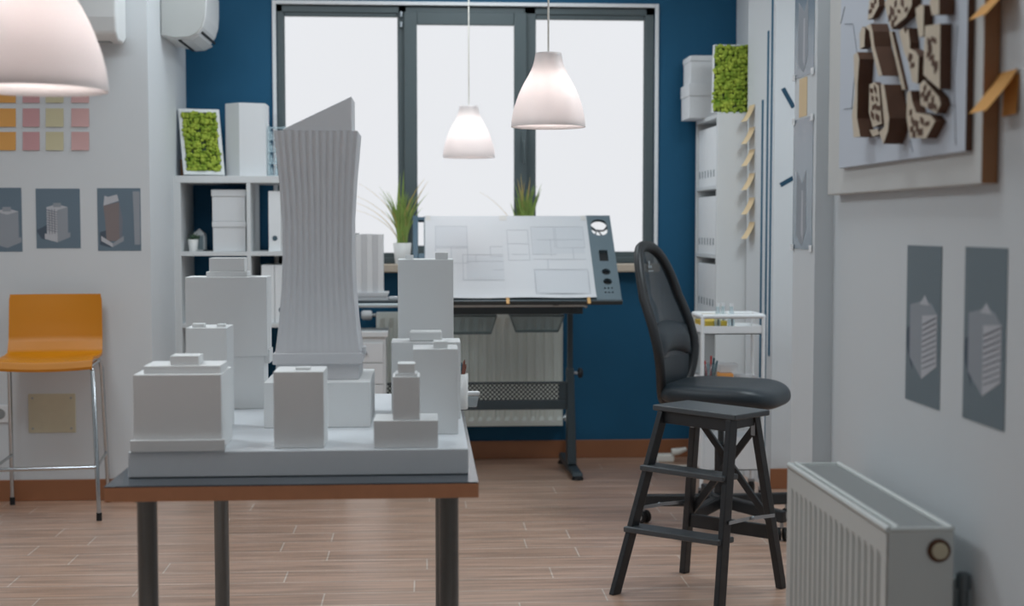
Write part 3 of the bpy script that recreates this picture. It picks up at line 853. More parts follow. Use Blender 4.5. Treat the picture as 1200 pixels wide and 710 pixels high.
for sx_ in (-1, 1):
    for sy in (-1, 1): mb.box(lx+sx_*.028-.004, lx+sx_*.028+.004, 7.3+sy*.028-.004, 7.3+sy*.028+.004, cz+.0005, cz+.085)
mb.box(lx-.032, lx+.032, 7.268, 7.332, cz+.0005, cz+.008); mb.box(lx-.032, lx+.032, 7.268, 7.332, cz+.08, cz+.088)
mb.build('lantern_frame', 'shelf_white', r)
MB().box(lx-.026, lx+.026, 7.274, 7.326, cz+.008, cz+.08).build('lantern_glass', 'clear_glass', r)
mb = MB().add([(lx-.032, 7.268, cz+.088), (lx+.032, 7.268, cz+.088), (lx+.032, 7.332, cz+.088), (lx-.032, 7.332, cz+.088), (lx, 7.3, cz+.118)], [(0,1,4), (1,2,4), (2,3,4), (3,0,4), (3,2,1,0)])
mb.build('lantern_roof', 'shelf_white', r)
# binders in the right column
def binder(x0, w, y0, dep, z0, h, label, group, spine='y', hole=.068):
    r = empty('ring_binder', (x0+w/2, y0+dep/2, z0), label, 'binder', group)
    MB().box(x0, x0+w, y0, y0+dep, z0+.0005, z0+h).build('cover', 'binder_white', r, bevel=.003)
    MB().lathe([(.0135, -.0015), (.0135, .001)], (x0+w/2, y0, z0+hole), 20, 'y').build('finger_ring', 'binder_hole', r)
    return r
bh = ZP(224, 7.12) - cz
for k in range(3):
    binder(XP(316, 7.12)+.066*k, .064, 7.12, .26, cz, bh, ['white lever arch binder in the cube shelf, seen just left of the ribbed tower', 'white lever arch binder in the upper shelf row behind the ribbed tower', 'white lever arch binder in the upper shelf row behind the tower, rightmost'][k], 'binders in the cube shelf')
cz2 = rowz[2] + th
bh = ZP(310, 7.12) - cz2
for k in range(2):
    binder(XP(307, 7.12)+.068*k, .066, 7.12, .26, cz2, bh, ['white binder on the lower shelf row, left of the ribbed tower foot', 'white binder on the lower shelf row hidden behind the ribbed tower'][k], 'binders in the cube shelf')

# ================================================================== RADIATOR UNDER THE WINDOW
def radiator_back():
    x0, x1 = XP(441, 7.4), XP(659.5, 7.4); z0, z1 = ZP(500, 7.4), ZP(366, 7.4)
    r = empty('radiator', ((x0+x1)/2, 7.44, z0), 'cream panel radiator with vertical ribs on the blue wall under the window', 'radiator')
    y = 7.395; mb = MB()
    n = 21; pitch = (x1-x0)/n
    pts = []
    for k in range(n):
        b = x0 + k*pitch
        pts += [(b, y), (b+.35*pitch, y), (b+.48*pitch, y+.012), (b+.85*pitch, y+.012), (b+.98*pitch, y)]
    pts.append((x1, y))
    def strip(za, zb, ps, ps2=None):
        ps2 = ps2 or ps
        m_ = len(ps); mb.add([(x, yy, za) for x, yy in ps] + [(x, yy, zb) for x, yy in ps2], [(i, i+1, m_+i+1, m_+i) for i in range(m_-1)])
    flat = [(x, y) for x, yy in pts]
    strip(z0, z0+.03, flat); strip(z0+.03, z0+.05, flat, pts); strip(z0+.05, z1-.085, pts); strip(z1-.085, z1-.03, pts, flat); strip(z1-.03, z1, flat)
    mb.build('front_panel', 'radiator_back', r)
    MB().box(x0, x1, y+.014, y+.07, z0, z1).build('rear_panel', 'radiator_back', r, bevel=.004)
    mb = MB(); 
    for k in range(24): mb.box(x0+.02+k*(x1-x0-.04)/24, x0+.02+(k+.55)*(x1-x0-.04)/24, y-.003, y, z0+.021, z0+.025)
    mb.build('seam', 'trim_white', r)
    mb = MB().box(x0, x1, DB-.035, DB-.003, z0+.1, z0+.14); mb.build('bracket', 'radiator_back', r)
    vx = XP(430, 7.43); vz = ZP(369, 7.43)
    MB().tube([(x0+.004, 7.435, vz), (vx+.02, 7.435, vz)], .012, 12).build('valve_pipe', 'chrome', r)
    MB().lathe([(.02, .028), (.026, .02), (.026, -.02), (.017, -.03)], (vx, 7.435, vz), 20, 'x').build('valve_knob', 'trim_white', r)
    vx = XP(664, 7.43); vz = ZP(491, 7.43)
    MB().tube([(x1-.004, 7.435, vz), (vx, 7.435, vz), (vx+.012, 7.435, vz-.02), (vx+.012, 7.435, 0)], .009, 12).build('return_pipe', 'chrome', r)
    MB().lathe([(.018, -.014), (.018, .014)], (vx+.004, 7.435, vz), 16, 'x').build('return_valve', 'trim_white', r)
radiator_back()

# ================================================================== DRAWER CHEST
d = 6.76
cx0, cx1 = XP(405, d), XP(452, d); ct = ZP(388, d)
r = empty('drawer_chest', ((cx0+cx1)/2, d+.11, 0), 'narrow white drawer chest behind the ribbed tower, under the drafting table', 'chest of drawers')
MB().box(cx0, cx1, d+.004, d+.225, .0, ct-.028).build('carcass', 'shelf_white', r, bevel=.002)
MB().box(cx0-.006, cx1+.012, d-.01, d+.235, ct-.028, ct).build('chest_top', 'shelf_white', r, bevel=.003)
zz = [ZP(401, d), ZP(425, d), ZP(450, d), ZP(475, d), ZP(500, d), ZP(524, d)]
for za, zb2 in zip(zz, zz[1:]):
    dr = MB().box(cx0+.013, cx1-.013, d-.008, d+.004, zb2+.003, za-.001).build('drawer', 'card_white', r, bevel=.002)
    MB().lathe([(.006, -.02), (.009, -.015), (.005, -.002), (.005, 0)], ((cx0+cx1)/2, d-.008, (za+zb2)/2), 14, 'y').build('knob', 'steel', dr)

# ================================================================== DRAFTING TABLE
bA = P(481, 352.5, 6.7); bB = P(729, 354, 6.7)       # front edge
tA = P(486, 253, 7.16); tB = P(714, 254, 7.16)       # rear edge
bz_ = bA.z; tz_ = tA.z
bd0, bd1 = 6.7, 7.16
bxL, bxR = (bA.x+tA.x)/2, (bB.x+tB.x)/2
Vb = Vector((0, bd1-bd0, tz_-bz_)); BL = Vb.length; Vb.normalize(); Ub = Vector((1,0,0)); Nb = Ub.cross(Vb)   # up-front normal
if Nb.y > 0: Nb = -Nb
O = Vector((bxL, bd0, bz_))
def bq(u, v, k=0): return O + Ub*u + Vb*v + Nb*k
BW = bxR - bxL
def u_of(px, v):   # u position of pixel column at board height v
    p = bq(0, v); return XP(px, p.y, 300) - bxL
r = empty('drafting_table', ((bxL+bxR)/2, 7.0, 0), 'dark grey drafting table with a tilted board before the window', 'drafting table')
uw = u_of(498, .5); up_ = (u_of(685, BL-.01) + u_of(700, .01))/2
# board: main slab, left rail, right accessory panel with cut-outs
MB().extr([bq(uw-.005, .0, -.014), bq(up_, .0, -.014), bq(up_, BL, -.014), bq(uw-.005, BL, -.014)], Nb*.014).build('board', 'draft_panel', r, bevel=.003)
mb = MB().extr([bq(0, 0, -.022), bq(.028, 0, -.022), bq(.028, BL, -.022), bq(0, BL, -.022)], Nb*.026)
mb.extr([bq(.028, BL-.03, -.02), bq(uw, BL-.03, -.02), bq(uw, BL-.005, -.02), bq(.028, BL-.005, -.02)], Nb*.02)
mb.extr([bq(.028, .28, -.02), bq(uw, .28, -.02), bq(uw, .34, -.02), bq(.028, .34, -.02)], Nb*.02)
mb.extr([bq(.028, .0, -.02), bq(uw, .0, -.02), bq(uw, .06, -.02), bq(.028, .06, -.02)], Nb*.02)
mb.build('side_rail', 'draft_rail', r, bevel=.004)
PW = BW - up_
def vv(py):    # board v from pixel row (right part)
    best = min(range(0, 400), key=lambda i: abs(((355 - 0) and 0) + (proj(bq(up_+PW/2, BL*i/399.0))[1] - py)))
    return BL*best/399.0
def proj(p):
    q = Vector(p) - CAM; zf = q.dot(FW)
    return 600 + F*q.dot(RT)/zf, 355 - F*q.dot(UP)/zf
hole_c = (PW*.50, vv(267))
holes = [rrect(hole_c[0], hole_c[1], PW*.66, .125, .04), rrect(PW*.52, vv(300), PW*.36, .082, .004), circ(PW*.53, vv(319), .0225), circ(PW*.54, vv(330.5), .0225)]
for i in range(3):
    for j in range(2): holes.append(circ(PW*(.40+.14*i), vv(338+5*j), .0052, 10))
vs, fs = plate([(0, 0), (PW, 0), (PW, BL), (0, BL)], holes, .018)
mb = MB().add([bq(up_ + v.x, v.y, v.z - .005) for v in vs], fs); mb.build('accessory_panel', 'draft_panel', r)
mb = MB().extr([bq(up_+PW*.3, vv(306.5), -.06), bq(up_+PW*.76, vv(306.5), -.06), bq(up_+PW*.76, vv(293.5), -.06), bq(up_+PW*.3, vv(293.5), -.06)], Nb*.045)
for py in (319, 330.5):
    c = bq(up_+PW*.535, vv(py), -.06)
    pts = [c + Ub*.028*math.cos(2*PI*k/20) + Vb*.028*math.sin(2*PI*k/20) for k in range(20)]
    mb.extr(pts, Nb*.045)
mb.extr([bq(up_+PW*.3, vv(345), -.05), bq(up_+PW*.82, vv(345), -.05), bq(up_+PW*.82, vv(335.5), -.05), bq(up_+PW*.3, vv(335.5), -.05)], Nb*.035)
mb.build('cup_well', 'well_dark', r)
mb = MB().extr([bq(-.004, -.012, -.022), bq(BW+.004, -.012, -.022), bq(BW+.004, 0, -.022), bq(-.004, 0, -.022)], Nb*.028); mb.build('front_lip', 'draft_dark', r, bevel=.003)
# a ring grip in the top opening with tools
hc = bq(up_+hole_c[0], hole_c[1]-.01, -.006)
mb = MB().tube([hc - Ub*.05 + Vb*.02, hc - Ub*.02 - Vb*.006, hc + Ub*.02 - Vb*.006, hc + Ub*.05 + Vb*.02], .005, 8)
mb.tube([hc - Ub*.028 - Vb*.045, hc - Ub*.01 + Vb*.0, hc + Ub*.012 - Vb*.05], .005, 8)
mb.tube([hc - Ub*.06 + Vb*.05, hc - Ub*.02 + Vb*.0], .004, 8); mb.tube([hc + Ub*.06 + Vb*.055, hc + Ub*.025 + Vb*.0], .003, 8)
mb.build('tool_clip', 'draft_dark', r)
# frame: rails, legs, feet
fz_ = ZP(360.5, 6.8)
fx0, fx1 = XP(360, 6.8), XP(688, 6.8)
lxr = XP(668, 7.05); lxl = -.45
mb = MB().tube([(fx0, 6.8, fz_+.012), (fx1-.02, 6.8, fz_+.012), (fx1, 6.8, fz_+.004)], .011, 12)
mb.tube([(XP(484, 7.1), 7.1, fz_+.012), (fx1-.05, 7.1, fz_+.012)], .011, 12)
mb.build('frame_tube', 'tube_light', r)
MB().box(XP(480, 6.81), fx1-.02, 6.81, 6.845, fz_-.035, fz_+.004).build('front_rail', 'draft_dark', r, bevel=.004)
MB().box(XP(484, 7.07), fx1-.05, 7.07, 7.1, fz_-.035, fz_+.004).build('rear_rail', 'draft_dark', r, bevel=.004)
for x in (lxl, lxr):
    MB().bar((x, 6.80, fz_-.01), (x, 7.12, fz_-.01), .04, .03, (0,0,1)).build('head_bracket', 'draft_dark', r, bevel=.004)
    mb = MB().hexa([(x-.018, 6.99, .05), (x+.03, 6.99, .05), (x+.03, 7.09, .05), (x-.018, 7.09, .05)], [(x-.018, 7.02, .55), (x+.018, 7.02, .55), (x+.018, 7.08, .55), (x-.018, 7.08, .55)])
    mb.build('leg', 'draft_dark', r, bevel=.006)
    MB().box(x-.013, x+.013, 7.03, 7.07, .5, fz_-.02).build('leg_upper', 'draft_dark', r, bevel=.004)
    mb = MB().hexa([(x-.03, 7.36, .018), (x-.012, 6.82, .018), (x+.045, 6.82, .018), (x+.03, 7.36, .018)][::-1] if False else [(x-.012, 6.82, .02), (x+.045, 6.82, .02), (x+.03, 7.36, .02), (x-.03, 7.36, .02)],
                   [(x-.008, 6.84, .04), (x+.04, 6.84, .04), (x+.025, 7.36, .055), (x-.025, 7.36, .055)])
    mb.build('foot_bar', 'draft_dark', r, bevel=.006)
    for yy, xo in ((6.84, .018), (7.33, -.005)):
        MB().lathe([(.028, 0), (.03, .006), (.02, .022)], (x+xo, yy, 0), 18).build('foot_pad', 'rubber', r)
    sg = 1 if x > 0 else -1
    MB().tube([(x+sg*.018, 7.05, ZP(438, 7.05)), (x+sg*.05, 7.05, ZP(438, 7.05))], .008, 10).build('knob_shaft', 'steel', r)
    MB().lathe([(.01, sg*.04), (.026, sg*.045), (.026, sg*.062), (.012, sg*.068)], (x, 7.05, ZP(438, 7.05)), 14, 'x').build('clamp_knob', 'black_plastic', r)
# board support struts
for x in (lxl+.1, lxr-.1):
    MB().bar((x, 7.1, fz_+.01), (x, 7.12, tz_-.09), .03, .014, (1,0,0)).build('board_strut', 'draft_dark', r)
    MB().bar((x, 6.80, fz_+.012), (x, bd0+.04, bz_-.01), .03, .014, (1,0,0)).build('board_hinge', 'draft_dark', r)
# modesty beam with perforations
ya = 7.03
zA, zB, zC = ZP(449, ya), ZP(470, ya), ZP(481, ya)
MB().box(lxl+.018, XP(655, ya), ya, ya+.004, zB, zA-.006).build('perforated_beam', 'perforated', r)
mb = MB().box(lxl+.01, lxr-.012, ya-.006, ya+.03, zC, zB); mb.box(lxl+.01, lxr-.012, ya-.006, ya+.03, zA-.006, zA+.002); mb.box(XP(655, ya), lxr-.012, ya-.003, ya+.02, zB, zA-.005)
mb.build('beam_rail', 'draft_dark', r, bevel=.003)
# hanging trays
def tray(pxa, pxb, pya, pyb):
    d = 6.86; za, zb2 = ZP(pya, d), ZP(pyb, d); xa, xb_ = XP(pxa, d), XP(pxb, d)
    t = MB(); ins = .028; e = .004
    B = [(xa+ins, d+.02, zb2), (xb_-ins, d+.02, zb2), (xb_-ins, d+.15, zb2), (xa+ins, d+.15, zb2)]
    A = [(xa, d, za), (xb_, d, za), (xb_, d+.17, za), (xa, d+.17, za)]
    t.add(B+A, [(0,3,2,1), (0,1,5,4), (1,2,6,5), (2,3,7,6), (3,0,4,7)])
    o = t.build('hanging_tray', 'smoke_plastic', r)
    sd = o.modifiers.new('solid', 'SOLIDIFY'); sd.thickness = .004
    m2 = MB().tube([A[0], A[1], A[2], A[3]], .005, 8, closed=True); m2.build('tray_rim', 'tray_grey', o)
    m2 = MB().bar(B[0], B[1], .012, .008, (0,0,1)).bar(A[0], B[0], .014, .006, (0,1,0)).bar(A[1], B[1], .014, .006, (0,1,0)); m2.build('tray_edge', 'tray_grey', o)
tray(515, 582, 370.5, 391); tray(598, 661, 370.5, 389)
MB().box(XP(629, 6.9), XP(655, 6.9), 6.9, 6.96, ZP(387, 6.9), ZP(382, 6.9))
# blueprint sheets
def sheet(u0, u1, v0, v1, k, label, lines, curl=.02):
    def fn(a, b):
        dz = curl*(max(0, .12-b)/.12)**2 + .004*math.sin(a*7)*(1-b)**2
        return bq(u0+(u1-u0)*a, v0+(v1-v0)*b, .002 + k + dz*.5)
    rs = empty('blueprint_sheet', bq(u0, v0, .004), label, 'drawing sheet', 'drawing sheets on the drafting board')
    MB().grid(fn, 10, 16, th=Nb*.0006).build('sheet', 'paper', rs)
    mb = MB(); sh = MB(); sh_n = 0
    for ln in lines:
        if len(ln) == 5:      # filled tint
            a0, b0, a1, b1, _ = ln
            g = [fn(a0, b0), fn(a1, b0), fn(a1, b1), fn(a0, b1)]
            sh.add([q + Nb*.0009 for q in g], [(0,1,2,3)]); sh_n += 1
        else:
            a0, b0, a1, b1 = ln
            mb.bar(fn(a0, b0) + Nb*.0012, fn(a1, b1) + Nb*.0012, .0028, .0004, Nb.cross(fn(a1, b1)-fn(a0, b0)))
    if sh_n: sh.build('drawing_tint', 'paper_shade', rs)
    mb.build('drawing_lines', 'paper_line', rs)
    for a in (.04, .96):
        q = fn(a, 1)
        MB().extr([q - Ub*.012 - Vb*.035 + Nb*.002, q + Ub*.012 - Vb*.035 + Nb*.002, q + Ub*.012 + Nb*.002, q - Ub*.012 + Nb*.002], Nb*.0006).build('tape', 'tape_pale', rs)
    return rs
def rect(a0, b0, a1, b1): return [(a0, b0, a1, b0), (a1, b0, a1, b1), (a1, b1, a0, b1), (a0, b1, a0, b0)]
umid = (u_of(590, BL*.9)+u_of(594, .05))/2
L1 = rect(.13, .60, .52, .87) + rect(.13, .45, .32, .62) + rect(.32, .42, .52, .62) + rect(.80, .50, 1.0, .62) + rect(.46, .22, .97, .52) + [(.52, .52, .8, .52), (.46, .52, .46, .30), (.62, .52, .62, .30), (.75, .34, .97, .34), (.5, .44, .95, .44)] + [(.13, .6, .52, .87, 1), (.5, .24, .96, .5, 1)]
L2 = rect(.06, .45, .30, .82) + rect(.34, .52, .60, .86) + rect(.62, .60, .94, .86) + rect(.34, .05, .94, .34) + [(.34, .46, .94, .46), (.5, .46, .5, .34), (.7, .34, .7, .12), (.1, .52, .28, .52), (.4, .7, .92, .7), (.55, .5, .55, .7), (.8, .46, .8, .6), (.5, .2, .9, .2), (.06, .65, .3, .65)] + [(.35, .06, .93, .33, 1), (.35, .53, .93, .85, 1)]
sheet(uw, umid+.01, .006, BL-.004, .0, 'pale drawing sheet with a floor plan on the left half of the tilted drafting board', L1)
sheet(umid-.01, up_+.002, .006, BL-.004, .0016, 'pale drawing sheet on the right half of the tilted board beside the tool panel', L2)
for i, px in enumerate((595, 690)):
    u = u_of(px, 0)
    mb = MB().extr([bq(u-.008, -.03, .004), bq(u+.008, -.03, .004), bq(u+.008, .012, .008), bq(u-.008, .012, .008)], Nb*.006)
    tag(mb.build('paper_clip', 'clip_amber', bevel=.002), ['small clip at the lower board edge where the two drawing sheets meet', 'small clip at the lower edge of the board beside the tool panel'][i], 'clip', 'clips on the drafting board')
# side shelf at the left of the table frame with papers
MB().box(XP(366, 6.85), XP(478, 6.85), 6.8, 7.08, fz_+.024, fz_+.034).build('side_shelf', 'draft_dark', r, bevel=.002)
sz_ = fz_+.0345
d = 6.86
mb = MB().box(XP(400, d), XP(456, d), d-.02, d+.17, sz_, ZP(342.5, d))
rr_ = empty('paper_stack', (XP(430, d), d+.07, sz_), 'flat white stack of paper on the side shelf right of the ribbed tower', 'paper stack')
zz0, zz1 = sz_, ZP(342.5, d)
for k in range(4):
    za = zz0 + (zz1-zz0)*k/4; zb2 = zz0 + (zz1-zz0)*(k+1)/4
    MB().box(XP(400, d)+.002*k, XP(455.5, d)-.004*((k*2) % 3), d-.02+.003*(k % 2), d+.17, za+.0003, zb2-.0003).build('paper_block', 'paper', rr_, bevel=.001)
rr_ = empty('magazine_file', (XP(428, d), d+.07, zz1), 'tall white file of upright papers standing on the flat stack right of the ribbed tower', 'magazine file')
xa, xb_ = XP(405, d), XP(449.5, d); zz2 = ZP(274, d)
n = 7
for k in range(n):
    a0 = xa + (xb_-xa)*k/n; a1 = xa + (xb_-xa)*(k+1)/n
    MB().box(a0+.0002, a1-.0002, d+.0006*(k % 3), d+.13, zz1+.0005, zz2-.0008*(k*3 % 4)).build('paper_bundle', 'paper' if k % 2 else 'card_white', rr_, bevel=.0006)
o = MB().box(XP(456, d), XP(467, d), d, d+.05, sz_, sz_+.018).build('eraser', 'paper', bevel=.004)
tag(o, 'small white eraser block on the side shelf right of the paper stack', 'eraser')

# ================================================================== PLANTS ON THE SILL
def sill_plant(px, label, d, potx, blades, seed, lean):
    rn = random.Random(seed); x = XP(px, d, 300); z0 = WZ0
    r = empty('potted_grass', (x, d, z0), label, 'plant', 'grass plants on the window sill')
    pr_, ph = potx
    MB().lathe([(pr_*.78, z0+.0005), (pr_, z0+ph), (pr_*.9, z0+ph), (pr_*.86, z0+ph*.85), (0, z0+ph*.85)], (x, d, 0), 28).build('pot', 'pot_white', r)
    MB().lathe([(.0, z0+ph*.87), (pr_*.86, z0+ph*.86)], (x, d, 0), 20).build('soil', 'soil', r)
    for mm, lst in blades.items():
        mb = MB()
        for (ang, L, out, w) in lst:
            a = ang
            base = Vector((x + rn.uniform(-.5, .5)*pr_, d + rn.uniform(-.5, .5)*pr_, z0+ph*.86))
            dirx = Vector((math.sin(a), 0, 0)); n = 9
            sidev = Vector((math.cos(a*.3), .5, 0)).normalized()*w/2
            A, B = [], []
            yb = rn.uniform(-.12, .04)
            for k in range(n+1):
                t = k/n
                p = base + Vector((math.sin(a)*L*out*(t**1.7), yb*L*t*t, L*(t - .22*out*t*t*t)))
                ww = (1 - t**2.2)*(.55+.45*min(1, t*3))
                A.append(p - sidev*ww); B.append(p + sidev*ww + Vector((0, .0006, 0)))
            vs = A + B; m_ = len(A)
            mb.add(vs, [(i, i+1, m_+i+1, m_+i) for i in range(n)], True)
        o = mb.build('foliage', mm, r)
        sd = o.modifiers.new('solid', 'SOLIDIFY'); sd.thickness = .0008
    return r
rn = random.Random(11)
bl = {'green_leaf': [(rn.uniform(-1.0, 1.0), rn.uniform(.16, .32), rn.uniform(.2, .55), rn.uniform(.009, .015)) for _ in range(64)] + [(.12, .43, .22, .02), (.35, .40, .1, .016), (-.8, .33, .6, .012), (-.7, .36, .5, .01), (.1, .36, .1, .018)],
      'olive_leaf': [(1.0, .40, .42, .012), (1.2, .38, .36, .011), (-.2, .30, .3, .01), (-1.2, .30, .9, .005), (-1.2, .36, .9, .004), (-1.1, .4, .7, .004), (-1.3, .27, 1.1, .004)] + [(rn.uniform(-.7, .8), rn.uniform(.12, .24), rn.uniform(.2, .4), .009) for _ in range(14)]}
sill_plant(471.5, 'grassy plant with long arching leaves in a white pot on the sill, left of the drafting board', 7.45, (.05, .115), bl, 4, 0)
bl2 = {'green_leaf': [(rn.uniform(-.7, .7), rn.uniform(.24, .38), rn.uniform(.15, .45), rn.uniform(.011, .018)) for _ in range(48)],
       'olive_leaf': [(-.5, .4, .25, .02), (-.3, .42, .2, .016), (.5, .40, .15, .014), (-1.1, .36, .7, .004), (.3, .38, .2, .014)]}
sill_plant(614.5, 'green grassy plant on the sill peeking over the top edge of the drafting board', 7.45, (.05, .10), bl2, 9, 0)

# ================================================================== OFFICE CHAIR (local: front +x, left +y)
th_ = math.radians(-30)
cC = Vector((XP(846, 5.72), 5.72, 0))
r = empty('drafting_chair', cC, 'black office chair with a tall mesh back standing behind the step stool', 'chair', rz=th_)
sTop, sBot = .625, .535
# seat cushion
def seat_pt(a, lay):
    pass
mb = MB()
NA = 40; layers = [(-.0, .80, 0), (.012, .94, 0), (.03, 1.0, 0), (.055, 1.0, 0), (.075, .97, 0), (.087, .90, 0), (.092, .78, 0), (.093, .5, 0)]
vs = []
for z, k, _ in layers:
    for i in range(NA):
        a = 2*PI*i/NA
        ca, sa = math.cos(a), math.sin(a); e = .55
        x = .255*math.copysign(abs(ca)**e, ca)*k + .02; y = .245*math.copysign(abs(sa)**e, sa)*k
        zz = sBot + z
        if x > .12: zz -= .5*(x-.12)**2*2.0*(.6+z*6)
        zz += .012*(y/.24)**2 * (z/.093) - .008*(1-(x/.25)**2)*(z/.093)
        vs.append((x, y, zz))
fs = [(j*NA+i, j*NA+(i+1) % NA, (j+1)*NA+(i+1) % NA, (j+1)*NA+i) for j in range(len(layers)-1) for i in range(NA)]
mb.add(vs, fs, True); mb.add(vs[:NA], [list(range(NA))[::-1]], True); mb.add(vs[-NA:], [list(range(NA))], True)
mb.build('seat', 'black_leather', r, subsurf=1)
MB().box(-.17, .17, -.16, .16, sBot-.022, sBot+.008).build('seat_pan', 'black_plastic', r, bevel=.015)
MB().box(-.1, .1, -.07, .07, sBot-.065, sBot-.02).build('tilt_mechanism', 'black_plastic', r, bevel=.015)
MB().tube([(0.02, -.06, sBot-.045), (0.03, -.2, sBot-.05), (.03, -.25, sBot-.048)], [.006, .006, .012], 8).build('lever', 'black_plastic', r)
# backrest outline in (y, z): rounded egg, wider low
bz0, bz1 = .535, 1.20
def bx_prof(z):     # x of the back at height z: lumbar bulge, then reclining
    t = max(0.0, (z-bz0)/(bz1-bz0))
    return -.205 + .035*math.sin(min(1, t*1.5)*PI)*.8 - .115*t**1.5
def outline(n=72):
    pts = []
    for i in range(n):
        a = 2*PI*i/n; ca, sa = math.cos(a), math.sin(a)
        z = (bz0+bz1)/2 + (bz1-bz0)/2*math.copysign(abs(sa)**.62, sa)
        t = min(1.0, max(0.0, (z-bz0)/(bz1-bz0)))
        wy = .235*(1 - .22*max(0, t-.45)**1.1/.5) * (1-.16*max(0, .35-t)/.35)
        y = wy*math.copysign(abs(ca)**.72, ca)
        pts.append((y, z))
    return pts
ol = outline()
cur = lambda y: .05*(1-(y/.235)**2)*-1*.6      # curves around the sitter's back
path = [Vector((bx_prof(z)+cur(y), y, z)) for y, z in ol]
mb = MB().tube(path, .021, 10, closed=True, ref=(1, 0, 0), sx=1.15); mb.build('back_frame', 'black_plastic', r)
mb = MB(); rings = []
vs = []; NK = 7
for k in range(NK):
    s_ = 1 - k/(NK-1)
    for (y, z) in ol:
        zc_ = .9; y2 = y*s_; z2 = zc_ + (z-zc_)*s_
        vs.append(Vector((bx_prof(z2)+cur(y2), y2, z2)))
n = len(ol)
fs = [(k*n+i, k*n+(i+1) % n, (k+1)*n+(i+1) % n, (k+1)*n+i) for k in range(NK-1) for i in range(n)]
mb.add(vs, fs, True); o = mb.build('back_mesh', 'chair_mesh', r)
# lumbar pad
mb = MB(); vs = []; 
def pad(u, v):
    y = (u*2-1)*.19; z = .72 + v*.13 + .03*(1-(y/.19)**2)
    bul = .028*math.sin(PI*v)**.6*(1-abs(u*2-1)**6)
    return Vector((bx_prof(z)+cur(y)+.006+bul, y, z))
mb.grid(pad, 16, 10, th=(-.012, 0, 0)); mb.build('lumbar_pad', 'black_leather', r, bevel=.0)
# lower back lining
def low(u, v):
    y = (u*2-1)*(.17-.02*(1-v)); z = .575 + v*.15
    return Vector((bx_prof(z)+cur(y)+.004, y, z))
MB().grid(low, 12, 8, th=(-.01, 0, 0)).build('back_lining', 'black_leather', r)
# emblem near the top
ez = 1.115
mb = MB()
for dy, dz in ((0, .012), (-.012, -.006), (.012, -.006)):
    mb.ball((bx_prof(ez+dz)+cur(dy)+.004, dy-.01, ez+dz), .009, 10, 6, (.25, 1, 1))
mb.bar((bx_prof(ez-.022)+cur(0)+.004, -.04, ez-.022), (bx_prof(ez-.022)+cur(0)+.004, .02, ez-.022), .005, .001, (0,0,1))
o = mb.build('emblem', 'emblem', r)
# spine
MB().tube([(-.1, 0, sBot-.04), (-.235, 0, sBot-.04), (-.26, 0, sBot+.02), (bx_prof(.8)-.05, 0, .8)], .018, 10, sx=1.8).build('back_support', 'black_plastic', r)
# column and base
MB().lathe([(.027, .13), (.027, .36)], n=20).build('column_sleeve', 'black_plastic', r)
MB().lathe([(.014, .35), (.014, sBot-.06)], n=16).build('gas_lift', 'draft_dark', r)
MB().lathe([(.04, .085), (.05, .1), (.045, .145), (.03, .15)], n=24).build('hub', 'black_plastic', r)
for k in range(5):
    a = math.radians(18 + 72*k) - th_
    e_ = Vector((math.cos(a), math.sin(a), 0)); s_ = Vector((-math.sin(a), math.cos(a), 0))
    p0, p1 = e_*.03, e_*.345
    arm = MB().hexa([p0-s_*.026+Vector((0,0,.09)), p1-s_*.017+Vector((0,0,.075)), p1+s_*.017+Vector((0,0,.075)), p0+s_*.026+Vector((0,0,.09))],
                    [p0-s_*.022+Vector((0,0,.14)), p1-s_*.014+Vector((0,0,.125)), p1+s_*.014+Vector((0,0,.125)), p0+s_*.022+Vector((0,0,.14))]).build('base_arm', 'black_plastic', r, bevel=.006)
    c = e_*.332
    MB().tube([c + Vector((0,0,.05)), c + Vector((0,0,.08))], .007, 8).build('caster_stem', 'steel', arm)
    ra = a + .9
    ax = Vector((math.cos(ra), math.sin(ra), 0))
    for q in (-1, 1):
        cc = c + ax*.014*q + Vector((0, 0, .0275))
        w_ = MB().tube([cc - ax*.009, cc - ax*.007, cc + ax*.007, cc + ax*.009], [.022, .0275, .0275, .022], 20, ref=(0,0,1)); w_.build('caster_wheel', 'rubber', arm)
        MB().tube([cc + ax*q*.0085, cc + ax*q*.0105], [.015, .015], 16).build('wheel_cap', 'grille_grey', arm)

# ================================================================== STEP STOOL
fA, fB, fC, fD = onZ(720.5, 696), onZ(843, 714), onZ(802, 671), onZ(915.5, 689)
ZT = .648
TA, TB_, TC_, TD_ = onZ(768, 474.5, ZT), onZ(867, 487, ZT), onZ(797, 469, ZT), onZ(902.5, 478.5, ZT)
r = empty('step_stool', ((fA+fB+fC+fD)/4), 'black wooden folding step stool with two treads in front of the office chair', 'step stool')
eu = (TB_-TA); eu.z = 0; eu.normalize(); ed = Vector((-eu.y, eu.x, 0))
tt = .02
wd = ((TC_-TA).dot(ed) + (TD_-TB_).dot(ed))/2; ln = max((TB_-TA).dot(eu), (TD_-TC_).dot(eu)); ln = ((TB_-TA).length + (TD_-TC_).length)/2
cT = (TA+TB_+TC_+TD_)/4
q = [cT + eu*ln/2*a + ed*wd/2*b for a, b in ((-1,-1), (1,-1), (1,1), (-1,1))]
MB().hexa([p - Vector((0,0,tt)) for p in q], q).build('top_step', 'black_top', r, bevel=.004)
zt0 = ZT - tt
tpA = cT - eu*(ln/2-.035) - ed*(wd/2-.02); tpB = cT + eu*(ln/2-.03) - ed*(wd/2-.02)
tpC = cT - eu*(ln/2-.065) + ed*(wd/2-.03); tpD = cT + eu*(ln/2-.045) + ed*(wd/2-.03)
for p in (tpA, tpB, tpC, tpD): p.z = zt0
legs = [(tpA, fA), (tpB, fB), (tpC, fC), (tpD, fD)]
